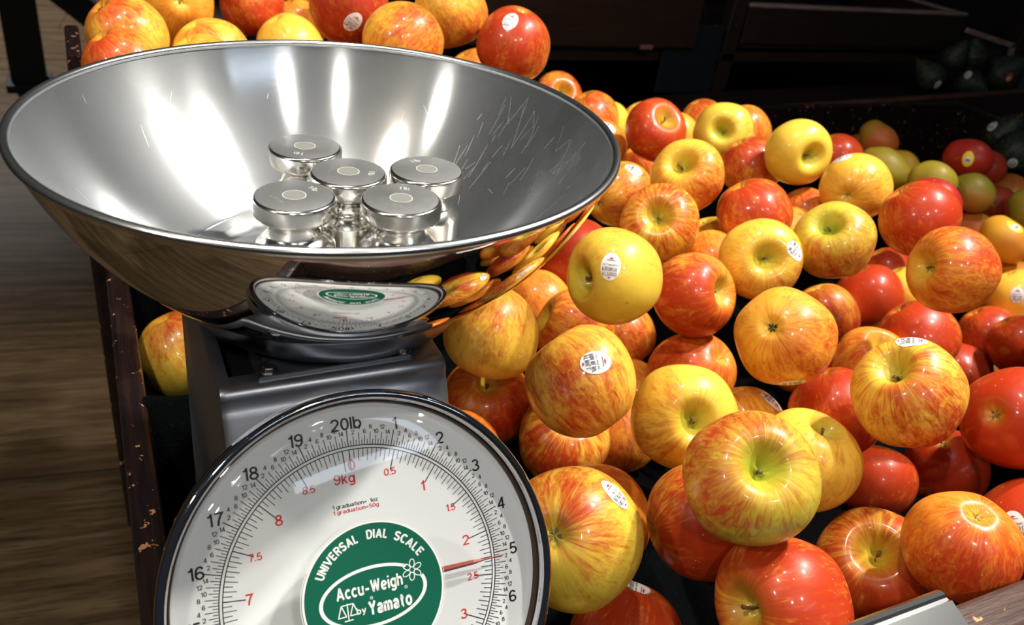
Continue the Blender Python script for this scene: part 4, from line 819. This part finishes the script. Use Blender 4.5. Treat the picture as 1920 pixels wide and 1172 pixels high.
boxobj('price_card', (.20, -.0245, -.033), (.343, -.0228, -.008), M['redcard'], ps, .0004)

# ------------------------------------------------------------------ fruit
def view_frame(c):
    f = (Vector(c) + Vector((0, 0, Z0)) - CAM).normalized(); r = (RIGHT - f * RIGHT.dot(f)).normalized(); d = f.cross(r)
    return f, r, d
def imdir(c, a, b, away=False):
    f, r, d = view_frame(c); q = a * a + b * b
    if q > 1: k = 1 / math.sqrt(q); a, b, q = a * k, b * k, 1
    return (r * a + d * b - f * math.sqrt(1 - q) * (-1 if away else 1)).normalized()
def frame_z(axis, spin):
    z = axis.normalized(); x = z.orthogonal().normalized(); x = Matrix.Rotation(spin, 3, z) @ x; y = z.cross(x)
    return Matrix((x, y, z)).transposed()
def apple_mesh(R, rnd, calyx_front):
    nu, nv = 60, 46
    sdp = rnd.uniform(.40, .52); ssg = rnd.uniform(.27, .33); cdp = rnd.uniform(.13, .18); csg = rnd.uniform(.17, .22)
    tall = rnd.uniform(.90, .99); tap = rnd.uniform(.03, .10); lob = rnd.uniform(.012, .035); ph = rnd.uniform(0, 6.28)
    lean = Vector((rnd.uniform(-.05, .05), rnd.uniform(-.05, .05))); sd = Vector((rnd.uniform(0, 50), rnd.uniform(0, 50), 0))
    vs = []; cav = []
    for j in range(nv + 1):
        t = j / nv; th = PI * (t + .045 * math.sin(2 * PI * t) * -1)      # finer rings near the poles
        st, ct = math.sin(th), math.cos(th)
        for i in range(nu):
            a = 2 * PI * i / nu
            rx = st ** .86 if st > 1e-6 else 0
            x = rx * (1 + tap * ct) * (1 + lob * math.cos(5 * a + ph) * (1 - ct) * .5 * st)
            z = tall * (abs(ct) ** .95) * (1 if ct > 0 else -1)
            if ct > 0: z -= sdp * math.exp(-(x / ssg) ** 2) * (1 + .12 * math.cos(2 * a + ph)) 
            else: z += cdp * math.exp(-(x / csg) ** 2) * (1 + .10 * math.cos(5 * a + ph))
            p = Vector((x * math.cos(a) + lean.x * z, x * math.sin(a) + lean.y * z, z))
            p *= 1 + .035 * noise.noise(p * 1.1 + sd)
            vs.append(p * R)
            cav.append(math.exp(-(x / (.34)) ** 2) if ct > 0 else .75 * math.exp(-(x / (.17)) ** 2))
    # scale so that the mean silhouette radius equals R
    w = sum(math.hypot(v.x, v.y) for v in vs[nv // 2 * nu:(nv // 2 + 1) * nu]) / nu
    k = R / w * 1.01
    vs = [v * k for v in vs]
    fs = []
    for j in range(nv):
        for i in range(nu):
            q = (j * nu + i, (j + 1) * nu + i, (j + 1) * nu + (i + 1) % nu, j * nu + (i + 1) % nu); fs.append(q)
    me = bpy.data.meshes.new('apple'); me.from_pydata([tuple(v) for v in vs], [], fs)
    bm = bmesh.new(); bm.from_mesh(me)
    ly = bm.verts.layers.float.new('cavity')
    bm.verts.ensure_lookup_table()
    for i, v in enumerate(bm.verts): v[ly] = cav[i]
    bmesh.ops.remove_doubles(bm, verts=bm.verts, dist=1e-6)
    bm.to_mesh(me); bm.free()
    zs = k * R * (tall - sdp * 1.05); zc = -k * R * (tall - cdp)
    return me, zs, zc
def set_attr(me, name, vals):
    a = me.attributes.get(name) or me.attributes.new(name, 'FLOAT', 'POINT'); a.data.foreach_set('value', vals)
def sticker(fruit, me, c, up, R, mat, kind, rnd, sx=.0080, sy=.0112):
    """oval label wrapped on the skin; c, up in fruit space"""
    bvh = BVHTree.FromPolygons([v.co for v in me.vertices], [p.vertices for p in me.polygons])
    c = c.normalized(); v = (up - c * up.dot(c)).normalized(); u = v.cross(c)
    def wrap(x, y, lift):
        h = bvh.ray_cast(c * R * 3 + u * x + v * y, -c)
        if h[0] is None: return c * R + u * x + v * y
        return h[0] + c * lift
    vs = [(0, 0)]; fs = []; nr, na = 6, 40
    for k in range(1, nr + 1):
        for i in range(na): vs.append((sx * k / nr * math.sin(2 * PI * i / na), sy * k / nr * math.cos(2 * PI * i / na)))
    for i in range(na): fs.append((0, 1 + i, 1 + (i + 1) % na))
    for k in range(nr - 1):
        for i in range(na):
            a = 1 + k * na + i; b = 1 + k * na + (i + 1) % na; fs.append((a, a + na, b + na, b))
    n = len(vs); full = [wrap(x, y, .00035) for x, y in vs]
    o = mk('sticker', full, fs, mat, fruit)
    f = Flat(); g = Flat()
    if kind == 'white':
        for row, (yy, hh, ww, st) in enumerate(((.0012, .0014, .0062, .0009), (-.0022, .0032, .0062, .0017), (-.0060, .0030, .0056, .0016))):
            x = -ww
            while x < ww - .0006:
                wd_ = st * rnd.uniform(.75, 1.1)
                f.line(x, yy - hh / 2, x, yy + hh / 2, st * .30)
                if rnd.random() < .7: f.line(x, yy + hh / 2 * rnd.choice((-1, 1)), x + wd_ * .75, yy + hh / 2 * rnd.choice((-1, 1)), st * .28)
                if rnd.random() < .5: f.line(x + wd_ * .7, yy - hh / 2, x + wd_ * .7, yy + hh / 2, st * .28)
                x += wd_ * 1.35
        f.line(-.0036, .0050, .0036, .0050, .0006)
        g.add([(-.0022, .0062), (-.0002, .0076), (.0022, .0066), (.0005, .0058)], [(0, 1, 2, 3)]); g.line(-.001, -.0090, .001, -.0090, .0010)
    else:
        g2 = Flat(); n2 = 24
        g2.add([(0, 0)] + [(sx * .62 * math.sin(2 * PI * i / n2), -.002 + sy * .42 * math.cos(2 * PI * i / n2)) for i in range(n2)], [(0, 1 + (i + 1) % n2, 1 + i) for i in range(n2)])
        mk('sticker_panel', [wrap(x, y, .0006) for x, y in g2.v], g2.f, M['sticker'], o, smooth=False)
        for k in range(4): f.line(-.0035 + .002 * k, -.0045, -.0028 + .002 * k, .0005, .0008)
        for k in range(3): f.line(-.003, -.0012 - .0015 * k, .003, -.0018 - .0015 * k, .0005)
    mk('sticker_print', [wrap(x, y, .0007) for x, y in f.v], f.f, M['ink_grey'] if kind == 'white' else M['ink'], o, smooth=False)
    if g.v: mk('sticker_logo', [wrap(x, y, .0007) for x, y in g.v], g.f, M['ink_red'], o, smooth=False)
    return o
def stem_mesh(z0, ln, r, rnd):
    vs, fs = [], []; n = 10; m = 6; bx, by = rnd.uniform(-.25, .25), rnd.uniform(-.25, .25)
    for j in range(m + 1):
        t = j / m; rr = r * (1.25 if t < .1 else .85 + .55 * max(0, t - .75) * 3)
        for i in range(n):
            a = 2 * PI * i / n; vs.append((rr * math.cos(a) + bx * ln * t * t, rr * math.sin(a) + by * ln * t * t, z0 + ln * t))
    for j in range(m):
        for i in range(n): fs.append((j * n + i, j * n + (i + 1) % n, (j + 1) * n + (i + 1) % n, (j + 1) * n + i))
    fs.append(tuple(m * n + i for i in range(n))); return vs, fs
STREAK = {2: 1.3, 3: 1.2, 14: 1.2, 18: 1.0, 19: 1.3, 23: .9, 29: 1.2, 5: .9, 9: .9, 8: 1.1, 7: .9, 17: .7, 1: .45, 71: .25, 4: .4, 28: .8, 73: .7, 53: .4, 31: .4, 32: .5, 25: .3}
CALYX_OUT = {4, 5, 11, 13, 15, 18, 41, 53, 66, 16}
NOSTEM = set()
for k, (pos, (ax, ay, hue, blush, deep, bdx, bdy, stk, lab)) in APPLES.items():
    rnd = random.Random(100 + k)
    c = Vector(pos[:3]); R = pos[3]
    me, zs, zc = apple_mesh(R, rnd, k in CALYX_OUT)
    hidden = (ax * ax + ay * ay) > .6 and k not in (23, 25, 28, 39, 60, 36, 14, 32, 16, 9, 18, 1, 3)
    ax_w = imdir(c, ax, ay, False)
    if hidden:
        q = math.hypot(ax, ay); ax_w = imdir(c, ax / q * .965, ay / q * .965, True)
    if k in CALYX_OUT: ax_w = -ax_w
    rot = frame_z(ax_w, rnd.uniform(0, 6.28))
    n = len(me.vertices); inv = rot.transposed()
    bd = inv @ imdir(c, bdx * .8, bdy * .8) if (bdx or bdy) else Vector((0, 0, 0))
    set_attr(me, 'hue', [hue] * n); set_attr(me, 'deep', [deep] * n); set_attr(me, 'seed', [k * 1.37] * n); set_attr(me, 'streak', [STREAK.get(k, .45)] * n)
    set_attr(me, 'blush', [blush * 1.15 + .42 * bd.dot(v.co.normalized()) for v in me.vertices])
    o = link('apple', me, M['apple'])
    o.location = L(*c); o.rotation_euler = rot.to_euler()
    tag(o, lab, 'apple', 'apples heaped in the bin')
    vs, fs = stem_mesh(zs - .0015, R * rnd.uniform(.20, .34), .0013, rnd); mk('stem', vs, fs, M['stem'], o)
    # dried flower end: ring of pointed sepals
    vs, fs = [], []
    for q in range(7):
        a = 2 * PI * q / 7 + rnd.uniform(-.2, .2); r0, r1 = .0008, rnd.uniform(.0035, .0052); b = len(vs)
        for (rr, dz, da) in ((r0, -.0004, -.5), (r0, -.0004, .5), (r1 * .6, -.0016, .28), (r1, -.0008 - rnd.uniform(0, .0016), 0), (r1 * .6, -.0016, -.28)):
            vs.append((rr * math.cos(a + da), rr * math.sin(a + da), zc + dz))
        fs.append((b, b + 1, b + 2, b + 3, b + 4))
    mk('blossom_end', vs, fs, M['calyx'] if k in (4, 5, 13, 16) else M['calyx_dark'], o, smooth=False)
    if stk:
        sc, up = imdir(c, stk[0], stk[1]), None
        f, r, d = view_frame(c); up = r * stk[2] + d * stk[3]
        sticker(o, me, inv @ sc, inv @ up, R, M['sticker'], 'white', rnd)
# the rest of the heap: apples lying behind and under the ones the photograph shows
srcs = [o for o in COL.objects if o.name.startswith('apple') and o.type == 'MESH' and o.parent is None]
rnd = random.Random(77)
for (x, y, z, r) in DEEPER:
    q = rnd.choice(srcs); c = q.copy(); COL.objects.link(c)
    c.location = L(x, y, z); c.rotation_euler = (rnd.uniform(0, 6.28), rnd.uniform(0, 6.28), rnd.uniform(0, 6.28))
    w = max(math.hypot(v.co.x, v.co.y) for v in q.data.vertices); c.scale = (r * .98 / w,) * 3
    c['label'] = 'apple lying deep in the heap, hidden behind the apples in front of it'; c['group'] = 'apples hidden in the heap'
    for ch in q.children:
        if ch.name.split('.')[0] in ('stem', 'blossom_end'):
            d = ch.copy(); COL.objects.link(d); d.parent = c
def mango_mesh(R, el, rnd):
    nu, nv = 40, 32; vs = []; fs = []
    for j in range(nv + 1):
        th = PI * j / nv; st, ct = math.sin(th), math.cos(th)
        for i in range(nu):
            a = 2 * PI * i / nu
            p = Vector((st * math.cos(a) * .90 + .10 * st * st * ct, st * math.sin(a) * 1.0, ct * el))
            p.x += .10 * math.exp(-((ct + .75) / .25) ** 2)              # beak
            p *= 1 + .02 * noise.noise(p * 1.4 + Vector((R * 900, 0, 0)))
            vs.append(p * R * .97)
    for j in range(nv):
        for i in range(nu): fs.append((j * nu + i, (j + 1) * nu + i, (j + 1) * nu + (i + 1) % nu, j * nu + (i + 1) % nu))
    me = bpy.data.meshes.new('mango'); me.from_pydata([tuple(v) for v in vs], [], fs)
    bm = bmesh.new(); bm.from_mesh(me); bmesh.ops.remove_doubles(bm, verts=bm.verts, dist=1e-6); bm.to_mesh(me); bm.free(); return me
for k, (pos, (dx, dy, el, hue, blush, deep, bdx, bdy, stk, lab)) in MANGOES.items():
    rnd = random.Random(k); c = Vector(pos[:3]); R = pos[3] * .93
    f, r, d = view_frame(c); axis = (r * dx + d * dy - f * .15).normalized(); rot = frame_z(axis, rnd.uniform(0, 6)); inv = rot.transposed()
    me = mango_mesh(R, el, rnd); n = len(me.vertices)
    bd = inv @ imdir(c, bdx * .8, bdy * .8) if (bdx or bdy) else Vector((0, 0, 0))
    set_attr(me, 'hue', [hue] * n); set_attr(me, 'deep', [deep] * n); set_attr(me, 'seed', [float(k)] * n)
    set_attr(me, 'blush', [blush + .5 * bd.dot(v.co.normalized()) for v in me.vertices])
    o = link('mango', me, M['mango']); o.location = L(*c); o.rotation_euler = rot.to_euler(); tag(o, lab, 'mango', 'mangoes at the back of the bin')
    vs, fs = stem_mesh(R * el * .93, .004, .0022, rnd); mk('stem', vs, fs, M['stem'], o)
    if stk: sticker(o, me, inv @ imdir(c, stk[0], stk[1]), inv @ (r * stk[2] + d * stk[3]), R, M['sticker_yellow'], 'yellow', rnd, .0085, .0125)

# ------------------------------------------------------------------ shelves and produce behind
kk = (1.2 + .2946) / (1.4 + .2946)
def A4(x, z): return (CAM.x + kk * (x - CAM.x), 1.2, .351 + kk * (z - .351))
sh = empty('avocado_crate', L(1.5, 1.1, -.30)); tag(sh, 'dark wooden crate behind the mangoes, worn brown upper edge, avocados inside', 'crate')
def CP(x, y, z): return Vector((x - 1.5, y - 1.1, z + .30))
ang = math.atan2(1.029 - .946, 1.922 - 1.06)
fbm = bmesh.new(); bbox(fbm, (0, 0, -.19), (1.14, .016, -.004), .002); bmesh.ops.transform(fbm, verts=fbm.verts, matrix=Matrix.Translation(CP(1.06, 1.042, -.115)) @ Matrix.Rotation(ang, 4, 'Z')); bmobj('front_board', fbm, M['shelf'], sh)
fbm = bmesh.new(); bbox(fbm, (0, -.001, -.006), (1.14, .017, .001), .0015); bmesh.ops.transform(fbm, verts=fbm.verts, matrix=Matrix.Translation(CP(1.06, 1.042, -.115)) @ Matrix.Rotation(ang, 4, 'Z')); bmobj('worn_edge', fbm, M['wornbrown'], sh)
fbm = bmesh.new(); bbox(fbm, (0, .017, -.045), (1.14, .215, -.033), 0); bmesh.ops.transform(fbm, verts=fbm.verts, matrix=Matrix.Translation(CP(1.06, 1.042, -.115)) @ Matrix.Rotation(ang, 4, 'Z')); bmobj('bottom_board', fbm, M['shelf'], sh)
p1, p2, p3 = (Vector(CP(*q)) for q in (A4(2.178, -.019), A4(2.395, -.058), A4(2.403, -.081)))
bm = bmesh.new()
for a, b in ((p1, p2), (p2, p3)):
    m = Matrix.Translation((a + b) / 2) @ (b - a).to_track_quat('Z', 'Y').to_matrix().to_4x4() @ Matrix.Diagonal((.009, .012, (b - a).length + .008, 1))
    bmesh.ops.create_cube(bm, size=1, matrix=m)
bmobj('side_rail', bm, M['worn'], sh)
us = empty('upper_crate', L(1.55, 1.3, -.052)); tag(us, 'dark wooden crate higher on the stand, pale worn front edge', 'crate')
boxobj('front_board', (-.27, -.008, .01), (.455, .008, .094), M['shelf'], us, .002)
boxobj('worn_edge', (-.27, -.010, .093), (.458, .010, .101), M['worn'], us, .002)
boxobj('side_board', (.44, .01, .01), (.456, .42, .094), M['shelf'], us, .002)
boxobj('worn_edge', (.438, .01, .093), (.458, .42, .100), M['worn'], us, .002)
boxobj('bottom_board', (-.27, .0, .0), (.455, .42, .012), M['shelf'], us, .001)
# tall dark stand that carries the crates
ds = empty('produce_stand', L(1.3, 1.45, -Z0)); tag(ds, 'tall dark wooden produce stand behind the apples, with posts and panels', 'stand')
boxobj('back_panel', (-1.0, .60, 0), (2.2, .63, 1.5), M['shelf'], ds, .002)
boxobj('upper_shelf', (-.62, -.16, .868), (1.0, .6, .888), M['shelf'], ds, .002)
boxobj('lower_shelf', (-.28, -.40, .610), (1.4, .6, .632), M['shelf'], ds, .002)
boxobj('panel_board', (-.75, -.19, .905), (-.175, -.165, 1.20), M['shelf'], ds, .002)
boxobj('post', (-.075, -.16, 0), (-.035, -.12, 1.5), M['post'], ds, .003, Matrix.Rotation(math.radians(2), 3, 'Y'))
boxobj('post', (-.56, -.16, 0), (-.52, -.12, 1.5), M['post'], ds, .003)
boxobj('post', (.96, -.16, 0), (1.0, -.12, 1.5), M['post'], ds, .003)
boxobj('bracket_plate', (-.245, -.175, .80), (-.09, -.168, .952), M['bracket'], ds, .002)
for sx, sz in ((-.240, .941), (-.118, .952), (-.061, .953)):
    bm = bmesh.new(); bmesh.ops.create_cone(bm, cap_ends=True, segments=10, radius1=.0028, radius2=.002, depth=.006, matrix=Matrix.Translation((sx, -.178, sz)) @ Matrix.Rotation(PI / 2, 4, 'X')); bmobj('screw', bm, M['screw'], ds)
tg = boxobj('shelf_tag', (-.016, -.001, -.005), (.016, .001, .005), M['tag'], None, .0004); tg.location = L(.996, 1.2575, -.043); tag(tg, 'small pinkish blank tag on the dark board behind the apples', 'tag')
# avocados
def avocado_mesh(R, neck):
    nu, nv = 32, 28; vs, fs = [], []
    for j in range(nv + 1):
        th = PI * j / nv; st, ct = math.sin(th), math.cos(th)
        k = 1 - neck * max(0, ct) ** 1.3
        for i in range(nu):
            a = 2 * PI * i / nu; p = Vector((st * k * math.cos(a), st * k * math.sin(a), ct * (1.0 + .45 * (ct > 0) * ct)))
            p *= 1 + .03 * noise.noise(p * 6)
            vs.append(p * R)
    for j in range(nv):
        for i in range(nu): fs.append((j * nu + i, (j + 1) * nu + i, (j + 1) * nu + (i + 1) % nu, j * nu + (i + 1) % nu))
    me = bpy.data.meshes.new('avocado'); me.from_pydata([tuple(v) for v in vs], [], fs)
    bm = bmesh.new(); bm.from_mesh(me); bmesh.ops.remove_doubles(bm, verts=bm.verts, dist=1e-6); bm.to_mesh(me); bm.free(); return me
AV = [
 (A4(2.092, -.150), .037, .35, (-.5, -.6), (.55, .55, 'white'), 'dark avocado with a round white sticker, leftmost in the crate behind the mangoes'),
 (A4(2.238, -.088), .034, .55, (.05, -1), None, 'pear-shaped grey-green avocado standing neck up among the avocados in the crate'),
 (A4(2.262, -.165), .036, .3, (.6, .3), (-.05, -.5, 'white'), 'round dark avocado below the pear-shaped one in the crate'),
 (A4(2.400, -.140), .046, .3, (.8, -.5), (.42, .28, 'red'), 'largest avocado with an oval orange-red sticker, at the right of the crate'),
 (A4(2.160, -.095), .032, .3, (.3, -.5), None, 'shadowed avocado behind the leftmost one in the crate'),
 ((1.503, .70, -.090), .041, .35, (.7, .4), (-.1, .55, 'white'), 'nearly black avocado with white sticker beyond the mangoes at the right edge'),
 ((1.575, .79, -.090), .036, .35, (.5, -.6), (-.5, -.5, 'white'), 'dark avocado behind the nearly black one at the right edge'),
]
for i, (p, R, neck, (dx, dy), stk, lab) in enumerate(AV):
    c = Vector(p); f, r, d = view_frame(c); rot = frame_z((r * dx + d * dy - f * .2).normalized(), i * 1.1); inv = rot.transposed()
    me = avocado_mesh(R, neck); o = link('avocado', me, M['avocado']); o.location = L(*c); o.rotation_euler = rot.to_euler(); tag(o, lab, 'avocado', 'avocados behind the mangoes')
    vs, fs = stem_mesh(R * 1.40, .005, .0028, random.Random(i)); mk('stem', vs, fs, M['stem'], o)
    if stk:
        m = {'white': M['sticker'], 'red': plain('sticker_red', (.55, .07, .02), .5)}[stk[2]]
        sticker(o, me, inv @ imdir(c, stk[0], stk[1]), inv @ (-d + r * .2), R, m, 'yellow' if stk[2] == 'red' else 'white', random.Random(i), .0085, .011)
# greens on the upper crate
rnd = random.Random(9)
for i in range(5):
    me = avocado_mesh(.034, .3); o = link('avocado', me, M['avocado']); o.location = L(1.36 + i * .115, 1.375, -.05 + .012 + .034 + .008); o.rotation_euler = (rnd.uniform(1.2, 1.9), rnd.uniform(0, 6), rnd.uniform(0, 6))
    tag(o, ('first', 'second', 'third', 'fourth', 'fifth')[i] + ' dark avocado from the left in the upper crate, just showing over its edge', 'avocado', 'avocados in the upper crate')

# dark floor stand at the far left
fs_ = empty('floor_stand', L(-.30, 4.0, -Z0)); tag(fs_, 'black floor stand with an upright and a diagonal brace, on the planks at far left', 'stand')
boxobj('upright', (-.085, -.05, 0), (.055, .05, 1.2), M['stand'], fs_, .004)
boxobj('brace', (-.055, -.045, -.45), (.055, .045, .40), M['stand'], fs_, .004, Matrix.Rotation(math.radians(-48), 3, 'Y'), Vector((0, 0, .0)))
for o in fs_.children:
    if o.name.startswith('brace'): o.location = (.17, 0, .40)
boxobj('foot', (-.105, -.10, 0), (.075, .10, .03), M['stand'], fs_, .004)
bpy.context.view_layer.update()
